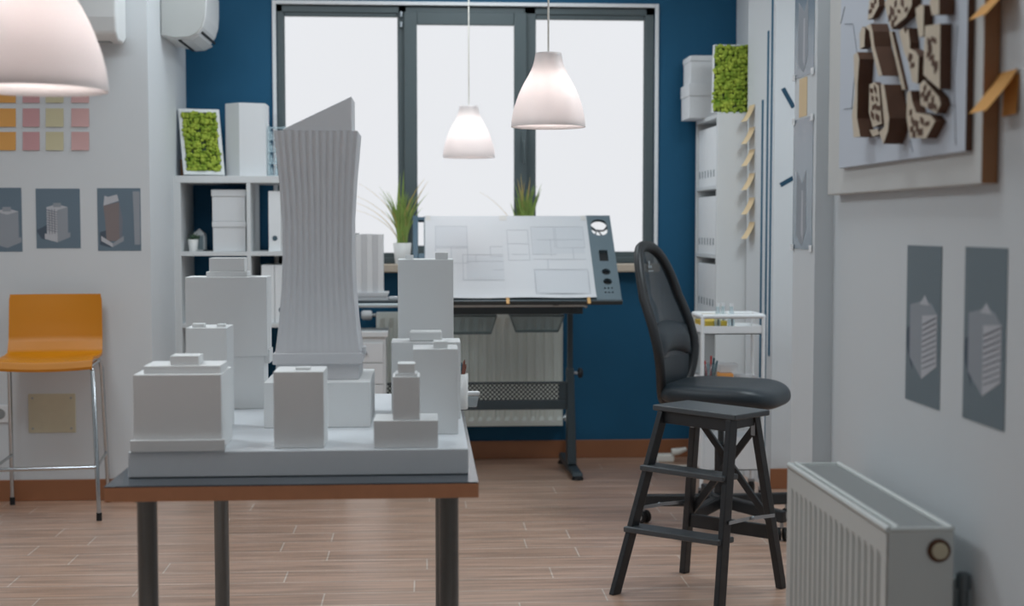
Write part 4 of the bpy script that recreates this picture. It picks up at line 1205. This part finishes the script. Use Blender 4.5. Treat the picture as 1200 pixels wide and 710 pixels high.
for i, (t, f) in enumerate(legs):
    a = (t-f).normalized(); f2 = f.copy()
    # foot cut flat on the floor
    sd, dd_ = eu*(.011 if i < 2 else .0135), ed*(.021 if i < 2 else .016)
    MB().hexa([f-sd-dd_, f+sd-dd_, f+sd+dd_, f-sd+dd_], [t-sd-dd_, t+sd-dd_, t+sd+dd_, t-sd+dd_]).build('leg', 'black_wood', r, bevel=.003)
def lerp(a, b, t): return a + (b-a)*t
def at_z(leg, z):
    t, f = leg; return lerp(f, t, (z-f.z)/(t.z-f.z))
# aprons under the top
for a, b, o_ in ((tpA, tpB, 0), (tpC, tpD, 0)):
    MB().bar(a - Vector((0,0,.022)), b - Vector((0,0,.022)), .042, .016, (0,0,1)).build('apron', 'black_wood', r, bevel=.002)
for a, b in ((tpA, tpC), (tpB, tpD)):
    MB().bar(a - Vector((0,0,.018)), b - Vector((0,0,.018)), .034, .014, (0,0,1)).build('side_apron', 'black_wood', r, bevel=.002)
# treads
for z in (.222, .432):
    a, b = at_z(legs[0], z), at_z(legs[1], z)
    a = a - eu*.012; b = b + eu*.006
    w0, w1 = -.035, .05
    q = [a + ed*w0, b + ed*w0, b + ed*w1, a + ed*w1]
    MB().hexa([p - Vector((0,0,.010)) for p in q], [p + Vector((0,0,.010)) for p in q]).build('tread', 'black_top', r, bevel=.004)
# X brace and lower bar between the rear legs
c1, d1 = at_z(legs[2], .60), at_z(legs[3], .60); c0, d0 = at_z(legs[2], .235), at_z(legs[3], .235)
MB().bar(c1 + ed*.004, d0 + ed*.004, .026, .011, ed.cross(d0-c1)).build('cross_brace', 'black_wood', r, bevel=.002)
MB().bar(d1 + ed*.017, c0 + ed*.017, .026, .011, ed.cross(d1-c0)).build('cross_brace', 'black_wood', r, bevel=.002)
MB().bar(at_z(legs[2], .205), at_z(legs[3], .205), .05, .016, (0,0,1)).build('lower_rail', 'black_wood', r, bevel=.003)
# steel stays and hinge plates
for i, j, s_ in ((0, 2, -1), (1, 3, 1)):
    a, b = at_z(legs[i], .285), at_z(legs[j], .27)
    m_ = lerp(a, b, .5) + Vector((0, 0, .004)); off = eu*s_*.016
    MB().bar(a+off, m_+off, .012, .003, (0,0,1)).bar(m_+off*1.25, b+off*1.25, .012, .003, (0,0,1)).ball(m_+off*1.3, .008, 10, 6).build('folding_stay', 'steel', r)
    h = at_z(legs[j], .585) - ed*.012 + eu*s_*-.0
    MB().bar(h + Vector((0,0,.03)) - ed*.006, h - Vector((0,0,.028)) - ed*.006, .017, .003, eu).build('hinge_plate', 'steel', r, bevel=.001)

# ================================================================== TROLLEY at the right
d0_, d1_ = 6.24, 6.47
xa, xb_ = XP(821, d0_), XP(899, d0_)-.004
zr = ZP(372.5, d0_)
r = empty('trolley', ((xa+xb_)/2, (d0_+d1_)/2, 0), 'white three tier trolley behind the office chair by the striped wall', 'trolley')
for x in (xa+.011, xb_-.011):
    for y in (d0_+.011, d1_-.011):
        MB().tube([(x, y, .06), (x, y, zr)], .0092, 12).build('post', 'trim_white', r)
        MB().tube([(x-.012, y, .03), (x-.01, y, .03), (x+.01, y, .03), (x+.012, y, .03)], [.02, .03, .03, .02], 18, ref=(0,0,1)).build('caster', 'rubber', r)
        MB().box(x-.014, x+.014, y-.012, y+.012, .055, .068).build('caster_fork', 'steel', r)
mb = MB()
for y in (d0_+.011, d1_-.011): mb.tube([(xa+.011, y, zr), (xb_-.011, y, zr)], .011, 12)
for x in (xa+.011, xb_-.011): mb.tube([(x, d0_+.011, zr), (x, d1_-.011, zr)], .011, 12)
mb.build('top_rail', 'trim_white', r)
tiers = [(ZP(394, d0_), ZP(384, d0_)), (ZP(461, d0_), ZP(447, d0_)), (ZP(556, d0_), ZP(517, d0_))]
for z0, z1 in tiers:
    mb = MB(); ia, ib, ya, yb = xa+.012, xb_-.012, d0_+.012, d1_-.012
    mb.box(ia, ib, ya, yb, z0, z0+.006)
    mb.box(ia, ib, ya, ya+.004, z0, z1); mb.box(ia, ib, yb-.004, yb, z0, z1); mb.box(ia, ia+.004, ya, yb, z0, z1); mb.box(ib-.004, ib, ya, yb, z0, z1)
    mb.build('tray', 'trim_white', r, bevel=.001)
z = tiers[0][0]+.0065
o = MB().box(xa+.016, XP(851, 6.32), 6.30, 6.45, z, ZP(377.5, 6.3)).build('yellow_book', 'yellow_book', bevel=.002)
tag(o, 'yellow book lying flat in the top tray of the white trolley', 'book')
for k, px in enumerate((841, 849, 857)):
    x = XP(px, 6.28); rb = empty('glass_bottle', (x, 6.285 if k != 1 else 6.32, z), ['clear glass bottle in the top trolley tray, leftmost of three', 'clear glass bottle in the top trolley tray, middle of three', 'clear glass bottle in the top trolley tray, rightmost of three'][k], 'bottle', 'glass bottles on the trolley')
    zt_ = ZP(357.5, 6.28); hh = zt_-z; y = rb.location.y
    MB().lathe([(0, z), (.0155, z), (.0155, z+hh*.55), (.009, z+hh*.78), (.008, z+hh)], (x, y, 0), 18).build('glass_body', 'clear_glass', rb)
    MB().lathe([(.0085, z+hh-.012), (.0085, z+hh+.002)], (x, y, 0), 14).build('cap', 'trim_white', rb)
    MB().box(x-.003, x+.003, y-.0165, y-.0155, z+.01, z+hh*.55).build('label_stripe', 'binder_hole', rb)
z = tiers[1][0]+.0065
x = XP(832, 6.3)
r2 = empty('pen_holder', (x, 6.3, z), 'wire mesh pen pot full of pens in the middle trolley tray', 'pen pot')
pr = .036; hh = ZP(428, 6.3) - z
mb = MB().lathe([(.0, z), (pr*.9, z), (pr, z+hh), (pr*.95, z+hh), (pr*.86, z+.004), (0, z+.004)], (x, 6.3, 0), 24); mb.build('mesh_pot', 'smoke_plastic', r2)
for k, (dx, dy, hx_, mm) in enumerate(((-.012, .0, -.02, 'red_pen'), (.008, .005, .022, 'teal_pen'), (.0, -.012, .006, 'red_pen'), (.014, -.004, .034, 'teal_pen'), (-.018, .008, -.03, 'brown_pen'))):
    MB().tube([(x+dx*.6, 6.3+dy, z+.006), (x+dx+hx_*.6, 6.3+dy, z+.13+.012*(k % 3))], .0045, 8).build('pen', mm, r2)
o = MB().box(XP(841, 6.33), XP(860, 6.33), 6.33, 6.44, z, ZP(440.5, 6.33)).build('card_pack', 'orange_card', bevel=.002)
tag(o, 'orange pack of cards in the middle trolley tray beside the pen pot', 'card pack')
o = MB().box(XP(845, 6.37)-.006, XP(866, 6.37), 6.36, 6.46, ZP(440.5, 6.33)+.0005, ZP(429, 6.37)).build('paper_box', 'card_white', bevel=.004)
tag(o, 'small white box resting on the orange pack in the middle trolley tray', 'box')

# ================================================================== BOOKCASE in the right recess
bx0 = XP(838.5, 6.91); bx1 = XR-.004; by0, by1 = 6.91, 7.46
bt = ZP(131, 6.91)
r = empty('bookcase', ((bx0+bx1)/2, (by0+by1)/2, 0), 'tall white bookcase full of binders in the right recess, its side towards the room', 'bookcase')
for y in (by0, by1-.02): MB().box(bx0, bx1, y, y+.02, 0, bt).build('side_panel', 'shelf_white', r, bevel=.002)
MB().box(bx1-.008, bx1, by0+.02, by1-.02, 0, bt).build('back_panel', 'shelf_white', r)
lv = [bt-.02] + [ZP(py, 6.91, 838) for py in (221, 303, 376, 452, 520)] + [0.02]
for z in lv[:-1]: MB().box(bx0+.001, bx1-.008, by0+.02, by1-.02, z-.0, z+.018 if z < bt-.03 else z+.02).build('shelf', 'shelf_white', r, bevel=.001)
MB().box(bx0+.001, bx1-.008, by0+.02, by1-.02, 0.0, .02).build('shelf', 'shelf_white', r)
nb = 0
rown = ['top', 'second', 'third', 'fourth', 'fifth', 'lowest']
pos = ['first', 'second', 'third', 'fourth', 'fifth', 'sixth', 'seventh']
def binder_row(zf, zc__, row):
    n = 7; w = (by1-by0-.046)/n; h = min(.315, zc__-zf-.035)
    for k in range(n):
        y = by0+.022+w*k
        rb = empty('ring_binder', (bx0+.13, y+w/2, zf), f'white binder on the {rown[row]} shelf of the tall bookcase, {pos[k]} from the near end', 'binder', 'binders in the tall bookcase')
        MB().box(bx0+.012, bx1-.012, y+.001, y+w-.001, zf+.0005, zf+h).build('cover', 'binder_white', rb, bevel=.003)
        MB().box(bx0+.0105, bx0+.013, y+w/2-.0075, y+w/2+.0075, zf+.048, zf+.085).build('finger_ring', 'binder_hole', rb, bevel=.004)
for i in range(3): binder_row(lv[i+1]+.018, lv[i], i)
# on the bookcase: boxes and moss picture
yb = 7.0
lid_box(XP(805, 7.22), XP(805, 7.22)+.29, 7.22, 7.45, bt, ZP(97.5, 7.22, 820), .11*.6, 'lower white lidded box on top of the tall bookcase beside the moss picture', 'white boxes on the bookcase')
lid_box(XP(806.5, 7.23), XP(806.5, 7.23)+.27, 7.23, 7.44, ZP(97.5, 7.22, 820), ZP(64.5, 7.22, 820), .03, 'upper white lidded box of the stack on top of the tall bookcase', 'white boxes on the bookcase')
p0 = P(833.5, 126, 6.97)
wq = .245; hq = ZP(54, 7.0, 855)-bt
moss_picture('moss_picture', Vector((p0.x, 6.97, bt+.002)), (1, 0.0, 0), Vector((.03, .07, 1)), (0, -1, .07), wq, hq, 'bright green moss picture standing on top of the tall bookcase', .006, 8)

# ================================================================== PAINTED STRIPES and notes on the right far wall
# slanted face A from (XA0,DR) to (XA1,6.9)
pA0, pA1 = Vector((XA0, DR, 0)), Vector((XA1, 6.9, 0))
uA = (pA1-pA0).normalized(); nA = Vector((-uA.y, uA.x, 0)); nA = nA if nA.x < 0 else -nA
def onA(px, py):
    rr = ray(px, py); t = (pA0 - CAM).dot(nA) / rr.dot(nA); return CAM + rr*t
def stripe(px, pya, pyb, label, wpx=1.0):
    a = onA(px-wpx, pyb); b = onA(px+wpx, pyb); z0 = a.z; z1 = onA(px, pya).z if pya > -20 else CEIL-.4
    mb = MB().extr([Vector((a.x, a.y, z0)) + nA*.0003, Vector((b.x, b.y, z0)) + nA*.0003, Vector((b.x, b.y, z1)) + nA*.0003, Vector((a.x, a.y, z1)) + nA*.0003], nA*.0015)
    o = mb.build('painted_stripe', 'stripe_blue'); tag(o, label, 'wall stripe', 'blue stripes on the right far wall')
stripe(889.5, 118, 560, 'thin blue vertical stripe nearest the beige notes, shortest of three at its top')
stripe(895.5, 38, 540, 'thin blue vertical stripe, middle of the three on the white wall')
stripe(901.3, -40, 417, 'thin blue vertical stripe at the wall corner, rightmost of the three')
for (ax_, ay_, bx_, by_, lb) in ((917.5, 103.5, 930, 126, 'short dark blue slanting bar on the grey wall strip, beside the upper photo'), (914.5, 217, 929.5, 208.5, 'short dark blue slanting bar on the grey wall strip, beside the lower photo')):
    a = P(ax_, ay_, DR); b = P(bx_, by_, DR); a.y = b.y = DR-.001
    o = MB().bar(a, b, .022, .0015, (0,1,0)) if False else MB().bar(a, b, .0015, .022, (0,1,0))
    tag(o.build('painted_bar', 'stripe_navy'), lb, 'wall stripe', 'blue bars on the right far wall')
for k, py in enumerate((123, 149, 175, 203, 231.5, 260)):
    p = onA(881.5, py)
    U = -uA; w_ = .075; h_ = .085
    def fn(a, b, p=p):
        s_ = (1-b)
        return p + uA*((a-.5)*w_) + Vector((0,0,-1))*(s_*h_) + nA*(.001 + .05*s_**1.5*(1-.25*abs(a-.5)))
    o = MB().grid(fn, 4, 8, th=nA*.0006).build('sticky_note', 'note_beige')
    tag(o, ['beige curling sticky note beside the blue stripes, topmost of six', 'beige curling sticky note beside the blue stripes, second from the top', 'beige curling sticky note beside the blue stripes, third from the top', 'beige curling sticky note beside the blue stripes, fourth from the top', 'beige curling sticky note beside the blue stripes, fifth from the top', 'beige curling sticky note beside the blue stripes, lowest of six'][k], 'sticky note', 'beige notes on the right far wall')

# ================================================================== NEAR RIGHT WALL
# prints on the pilaster side (plane x = XC, facing -x); u runs towards the camera
def side_print(X, pxa, pxb, ztop, h, base, shapes, label, group, tape):
    a = onX(pxa, 300, X); b = onX(pxb, 300, X)
    wall_print((X, a.y, ztop-h), (0,-1,0), (0,0,1), (-1,0,0), a.y-b.y, h, base, shapes, label, group, tape)
mid = (DD+DC)/2
zt_u = onX(940, 90, XC).z; 
pic = [('print_b', [(.2, .1), (.5, .03), (.5, .5), (.2, .6)]), ('print_b', [(.5, .03), (.7, .15), (.68, .6), (.5, .5)]), ('print_a', [(.45, .12), (.56, .06), (.54, .45), (.47, .45)])]
side_print(XC, 928.8, 951.5, zt_u+.31, .31, 'print_gloss', pic, 'narrow looking grey photo high on the pilaster beside the relief board', 'photos on the pilaster', True)
zt_l = onX(940, 139, XC).z; zl_ = onX(940, 292, XC).z
side_print(XC, 928.8, 951.5, zt_l, zt_l-zl_, 'print_gloss', pic, 'narrow looking grey photo low on the pilaster beside the relief board', 'photos on the pilaster', True)
a, b = onX(937, 115, XC), onX(946, 115, XC)
o = MB().extr([(XC-.0012, a.y, zt_l+.004), (XC-.0012, b.y, zt_l+.004), (XC-.0012, b.y, zt_u-.004), (XC-.0012, a.y, zt_u-.004)], (.0009, 0, 0)).build('paper_strip', 'note_beige')
tag(o, 'beige paper strip between the two photos on the pilaster', 'paper strip')
# two prints on the wall
def wall_tower(k):
    s = [('print_d', [(.02, .35), (.2, .2), (.2, .5), (.02, .46)]),
         ('print_b', [(.12, .28), (.48, .16), (.48, .58), (.12, .62)]), ('print_a', [(.48, .16), (.9, .26), (.9, .58), (.48, .58)]),
         ('print_b', [(.48, .56), (.9, .58), (.74, .64), (.55, .66), (.12, .62)]), ('print_a', [(.4, .63), (.68, .63), (.55, .69)])]
    for i in range(9):
        v = .22 + .035*i
        s.append(('print_c', [(.50, v), (.88, v+.06), (.88, v+.068), (.50, v+.008)]))
    return s
for i, (pxa, pxb, pyt, pyb) in enumerate(((1064, 1104.5, 288, 474), (1132, 1181.5, 290, 498))):
    z1 = onX((pxa+pxb)/2, pyt, XE).z; z0 = onX((pxa+pxb)/2, pyb+1, XE).z
    side_print(XE, pxa, pxb, z1, z1-z0, 'print_wall', wall_tower(i), ['grey photo of a white tower on the right wall, directly below the relief board', 'grey photo of a white tower on the right wall, nearest the right frame edge'][i], 'photos on the right wall', False)
# relief board
XO = XE-.030
ya = onX(970, 200, XO).y; yb = onX(1150, 200, XO).y
zb0 = (onX(970, 227, XO).z + onX(1150, 218, XO).z)/2; zb1 = zb0+.62
r = empty('relief_board', (XE-.02, (ya+yb)/2, zb0), 'white wall board with a brown wooden city block relief on the right wall', 'relief board')
o = MB().box(XO, XE-.0004, yb, ya, zb0, zb1).build('backboard', ['board_white', 'wood'], r, bevel=.003)
setmat_faces(o, lambda p: 1 if p.normal.y < -.9 else 0)
XI = XO-.013
yi0 = onX(983, 190, XI).y; yi1 = onX(1131, 180, XI).y
zi0 = (onX(983, 196, XI).z + onX(1131, 179, XI).z)/2
o = MB().box(XI, XO, yi1, yi0, zi0, zb1-.05).build('map_panel', ['panel_blue', 'block_side'], r, bevel=.001)
setmat_faces(o, lambda p: 1 if p.normal.y < -.9 else 0)
def outl(pts): return [onX(px, py, XI-.0006) for px, py in pts]
# city blocks: polygons given where their bases sit on the panel, extruded from it
def zpx(zx, zy): return 914 + zx/3.035, zy/3.035
blocks = [   # outline of the raised top, height of the block, dark courtyards in it
 ([(262, 195), (276, 185), (282, 210), (276, 300), (274, 420), (286, 486), (262, 488), (256, 410), (266, 330)], .024, []),
 ([(283, 120), (292, 95), (303, 100), (300, 165), (284, 175)], .013, []),
 ([(286, 330), (298, 338), (296, 420), (306, 470), (290, 470)], .012, []),
 ([(304, 96), (322, 84), (330, 112), (336, 165), (364, 268), (350, 270), (326, 172), (318, 110)], .027, []),
 ([(358, 300), (370, 300), (388, 420), (384, 466), (368, 512), (352, 470), (372, 450)], .030, []),
 ([(318, 300), (336, 292), (352, 306), (362, 440), (330, 452), (316, 400)], .009, [(326, 322), (340, 318), (330, 350), (345, 352), (336, 380), (350, 384), (330, 410), (348, 418)]),
 ([(318, 462), (348, 458), (352, 478), (330, 486)], .008, []),
 ([(372, 12), (392, -20), (420, -20), (470, -20), (468, 20), (448, 60), (420, 84), (396, 104), (382, 60)], .014, [(392, 60), (400, 40), (412, 66), (424, 40), (436, 10), (450, 34), (412, 14), (402, 84)]),
 ([(424, 112), (438, 98), (446, 120), (456, 100), (462, 150), (462, 172), (484, 184), (494, 202), (490, 298), (470, 290), (456, 220), (440, 180)], .014, [(462, 212), (472, 232), (466, 200)]),
 ([(482, 30), (500, 16), (512, 20), (510, 128), (494, 132), (486, 80)], .014, []),
 ([(532, 6), (548, -20), (566, -20), (566, 52), (540, 54)], .022, []),
 ([(516, 92), (570, 84), (568, 318), (510, 266)], .016, [(532, 150), (548, 142), (534, 172), (540, 205), (548, 226), (556, 240), (530, 190)]),
 ([(388, 112), (398, 112), (446, 318), (434, 320)], .005, []),
 ([(452, 330), (464, 322), (470, 360), (484, 400), (536, 410), (552, 430), (520, 492), (462, 490), (450, 420)], .016, [(472, 430), (470, 460), (486, 440), (500, 470), (506, 430), (478, 478), (524, 440), (466, 400), (490, 462)]),
 ([(496, 300), (512, 284), (566, 346), (572, 370), (556, 404), (500, 372)], .014, [(516, 314), (530, 334), (544, 356), (520, 350), (536, 378), (508, 336), (552, 380)]),
 ([(318, 2), (350, -14), (352, 20), (330, 62), (312, 70)], .010, [(330, 20), (340, 2), (322, 40)]),
]
for pts, hgt, wl in blocks:
    hgt *= 1.3
    top = [onX(*zpx(a_, b_), XI-hgt) for a_, b_ in pts]
    o = MB().extr(top, (hgt-.0004, 0, 0)).build('city_block', ['block_side', 'block_top'], r)
    setmat_faces(o, lambda p: 1 if abs(p.normal.x) > .9 else 0)
    if wl:
        mb = MB(); rn = random.Random(len(pts)*7+len(wl))
        for a_, b_ in wl:
            c = onX(*zpx(a_, b_), XI-hgt); wy, wz = rn.uniform(.008, .017), rn.uniform(.004, .009); k = rn.uniform(-.6, .6)
            q = [Vector((XI-hgt-.0012, c.y + y*wy*.7, c.z + z*wz + y*wz*k)) for y, z in ((-1, -1), (1, -.6), (1, 1), (-1, .7))]
            mb.extr(q, (.0016, 0, 0))
        mb.build('courtyard', 'block_side', o)
for pa, pb in (((1030, 120), (983+6, 128)), ((1000, 30), (1004, 60)), ((1004, 60), (998, 128)), ((1122, 30), (1118, 90)), ((1118, 90), (1120, 170)), ((1104, 118), (1120, 125)), ((1066, 165), (1070, 178)), ((985, 28), (990, 8)), ((990, 28), (1000, 28))):
    MB().bar(onX(*pa, XI-.0005), onX(*pb, XI-.0005), .0012, .001, (0,1,0)).build('map_line', 'print_c', r)
# two amber notes on the wall by the board, flat amber piece behind
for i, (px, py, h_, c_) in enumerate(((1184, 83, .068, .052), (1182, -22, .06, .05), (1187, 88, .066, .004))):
    p = onX(px, py, XE)
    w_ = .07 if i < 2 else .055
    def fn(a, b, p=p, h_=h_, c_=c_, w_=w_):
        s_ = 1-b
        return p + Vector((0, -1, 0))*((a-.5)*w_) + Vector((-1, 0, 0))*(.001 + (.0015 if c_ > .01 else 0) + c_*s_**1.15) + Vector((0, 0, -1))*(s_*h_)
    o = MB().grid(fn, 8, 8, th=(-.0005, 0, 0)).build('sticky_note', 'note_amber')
    tag(o, ['amber sticky note curling far off the right wall beside the relief board', 'amber sticky note at the top right corner, cut by the frame edge', 'flat amber piece on the right wall behind the curled sticky note'][i], 'sticky note', 'amber notes on the right wall')

# near radiator
rz1 = .765
pf, pn = onZ(985.5, 541, rz1), onZ(1117, 616.5, rz1)
xb_ = (pf.x+pn.x)/2; y1 = pf.y; y0 = pn.y
xf_ = (onZ(928, 546.5, rz1).x + onZ(1060.5, 629.5, rz1).x)/2
rz0 = .13
r = empty('panel_radiator', ((xf_+xb_)/2, (y0+y1)/2, rz0), 'white ribbed panel radiator on the near right wall', 'radiator')
n = 17; pts = []; pitch = (y1-y0-.05)/n
pts.append((xf_, y0))
pts.append((xf_, y0+.025))
for k in range(n):
    b_ = y0+.025+k*pitch
    pts += [(xf_, b_+.12*pitch), (xf_+.007, b_+.28*pitch), (xf_+.007, b_+.62*pitch), (xf_, b_+.78*pitch)]
pts.append((xf_, y1))
flat = [(xf_, y) for x, y in pts]
mb = MB()
def strip2(za, zb2, p1, p2):
    m_ = len(p1); mb.add([(x, y, za) for x, y in p1] + [(x, y, zb2) for x, y in p2], [(i, m_+i, m_+i+1, i+1) for i in range(m_-1)])
strip2(rz0, rz0+.04, flat, flat); strip2(rz0+.04, rz0+.055, flat, pts); strip2(rz0+.055, rz1-.065, pts, pts); strip2(rz1-.065, rz1-.05, pts, flat); strip2(rz1-.05, rz1-.012, flat, flat)
mb.build('front_panel', 'radiator_white', r)
MB().box(xf_+.009, xf_+.022, y0+.004, y1-.004, rz0, rz1-.012).build('water_panel', 'radiator_white', r)
MB().box(xb_-.02, xb_, y0+.004, y1-.004, rz0, rz1-.012).build('rear_panel', 'radiator_white', r, bevel=.003)
for y in (y0, y1-.004):
    MB().box(xf_+.002, xb_, y-.002, y+.004, rz0+.01, rz1-.006).build('side_panel', 'radiator_white', r, bevel=.002)
mb = MB().tube([(xf_+.005, y0, rz1-.006), (xf_+.005, y1, rz1-.006)], .007, 10); mb.tube([(xf_+.02, y0, rz1-.003), (xf_+.02, y1, rz1-.003)], .005, 10)
mb.tube([(xb_-.004, y0, rz1-.005), (xb_-.004, y1, rz1-.005)], .006, 10)
mb.tube([(xf_+.005, y0, rz1-.005), (xb_-.004, y0, rz1-.005)], .005, 10); mb.tube([(xf_+.005, y1, rz1-.005), (xb_-.004, y1, rz1-.005)], .004, 10)
mb.build('top_rim', 'radiator_white', r)
MB().box(xf_+.022, xb_-.006, y0+.004, y1-.004, rz1-.014, rz1-.007).build('top_cover', 'grille_grey', r)
p = P(1099.5, 644.5, y0)
MB().lathe([(.0185, -.006), (.0205, -.004), (.0205, 0)], (p.x, y0-.002, p.z), 28, 'y').build('valve_ring', 'block_side', r)
MB().lathe([(.0135, -.010), (.0145, -.007), (.0145, -.004)], (p.x, y0-.002, p.z), 24, 'y').build('valve_cap', 'beige_cap', r)
for y in (y0+.12, y1-.12): MB().box(xb_, XE-.0005, y-.02, y+.02, rz0+.15, rz1-.12).build('bracket', 'radiator_white', r)
MB().tube([(xb_-.01, y0+.06, rz0-.004), (xb_+.012, y0+.04, rz0-.004)], .009, 10).build('pipe', 'chrome', r)
p = P(1142, 690, y0+.02); p.x = min(p.x, XE-.016)
MB().tube([(p.x, y0+.03, 0), (p.x, y0+.03, ZP(681, y0+.03))], .009, 12).lathe([(.013, ZP(700, y0+.03)), (.013, ZP(683, y0+.03))], (p.x, y0+.03, 0), 14).build('feed_pipe', 'leg_grey', r)

# power lead on the floor near the blue wall
p = onZ(780, 541); r = empty('power_lead', (p.x, p.y, 0), 'white extension lead with a plug on the floor behind the step stool', 'extension lead')
MB().box(p.x-.05, p.x+.045, p.y-.03, p.y+.03, .0005, .045).build('socket_block', 'cable_white', r, bevel=.01)
MB().tube([(p.x+.03, p.y-.02, .055), (p.x+.07, p.y-.02, .06), (p.x+.11, p.y-.03, .075)], [.022, .019, .01], 12).build('plug', 'cable_white', r)
q = onZ(800, 548)
MB().tube([(p.x-.05, p.y-.02, .02), (p.x-.06, p.y-.1, .006), (p.x+.0, p.y-.16, .006), (p.x+.08, p.y-.17, .006), (p.x+.13, p.y-.16, .006)], .005, 8).build('cable', 'cable_white', r)

# ================================================================== LIGHT
W = bpy.data.worlds.new('World'); SC.world = W; W.use_nodes = True
bg = W.node_tree.nodes['Background']; bg.inputs[0].default_value = lin((206, 222, 240)); bg.inputs[1].default_value = 0.03
def area(name, loc, rot, sx_, sy_, power, rgb):
    l = bpy.data.lights.new(name, 'AREA'); l.shape = 'RECTANGLE'; l.size = sx_; l.size_y = sy_; l.energy = power
    l.color = lin(rgb)[:3]; o = bpy.data.objects.new(name, l); COL.objects.link(o); o.location = loc; o.rotation_euler = rot
    return o
# unseen fill lights added under the ceiling, and one added behind the camera
LC = (236, 247, 253)
for n_, x_, y_, p_ in (('a', -1.6, 2.6, 9), ('b', -1.6, 4.0, 27), ('c', -.85, 6.2, 9), ('d', .3, 6.6, 13), ('e', 1.75, 5.0, 27), ('f', .45, 2.75, 10)):
    area('ceiling_fill_light', (x_, y_, CEIL-.02), (0, 0, 0), .8, .8, p_, LC)
area('rear_fill_light', (.2, -2.3, 1.7), (PI/2, 0, 0), 1.4, 1.4, 9, LC)
# daylight entering with the big window
cam = bpy.data.cameras.new('camera'); co = bpy.data.objects.new('camera', cam); COL.objects.link(co)
cam.sensor_width = 36; cam.lens = F/1200*36; cam.clip_start = .05
co.matrix_world = Matrix((( RT.x, UP.x, -FW.x, CAM.x), (RT.y, UP.y, -FW.y, CAM.y), (RT.z, UP.z, -FW.z, CAM.z), (0, 0, 0, 1)))
cam.dof.use_dof = True; cam.dof.focus_distance = 4.2; cam.dof.aperture_fstop = 3.1
SC.camera = co
SC.view_settings.view_transform = 'Standard'; SC.view_settings.look = 'None'
SC.view_settings.gamma = 1; SC.view_settings.use_curve_mapping = False; SC.view_settings.exposure = 0.0
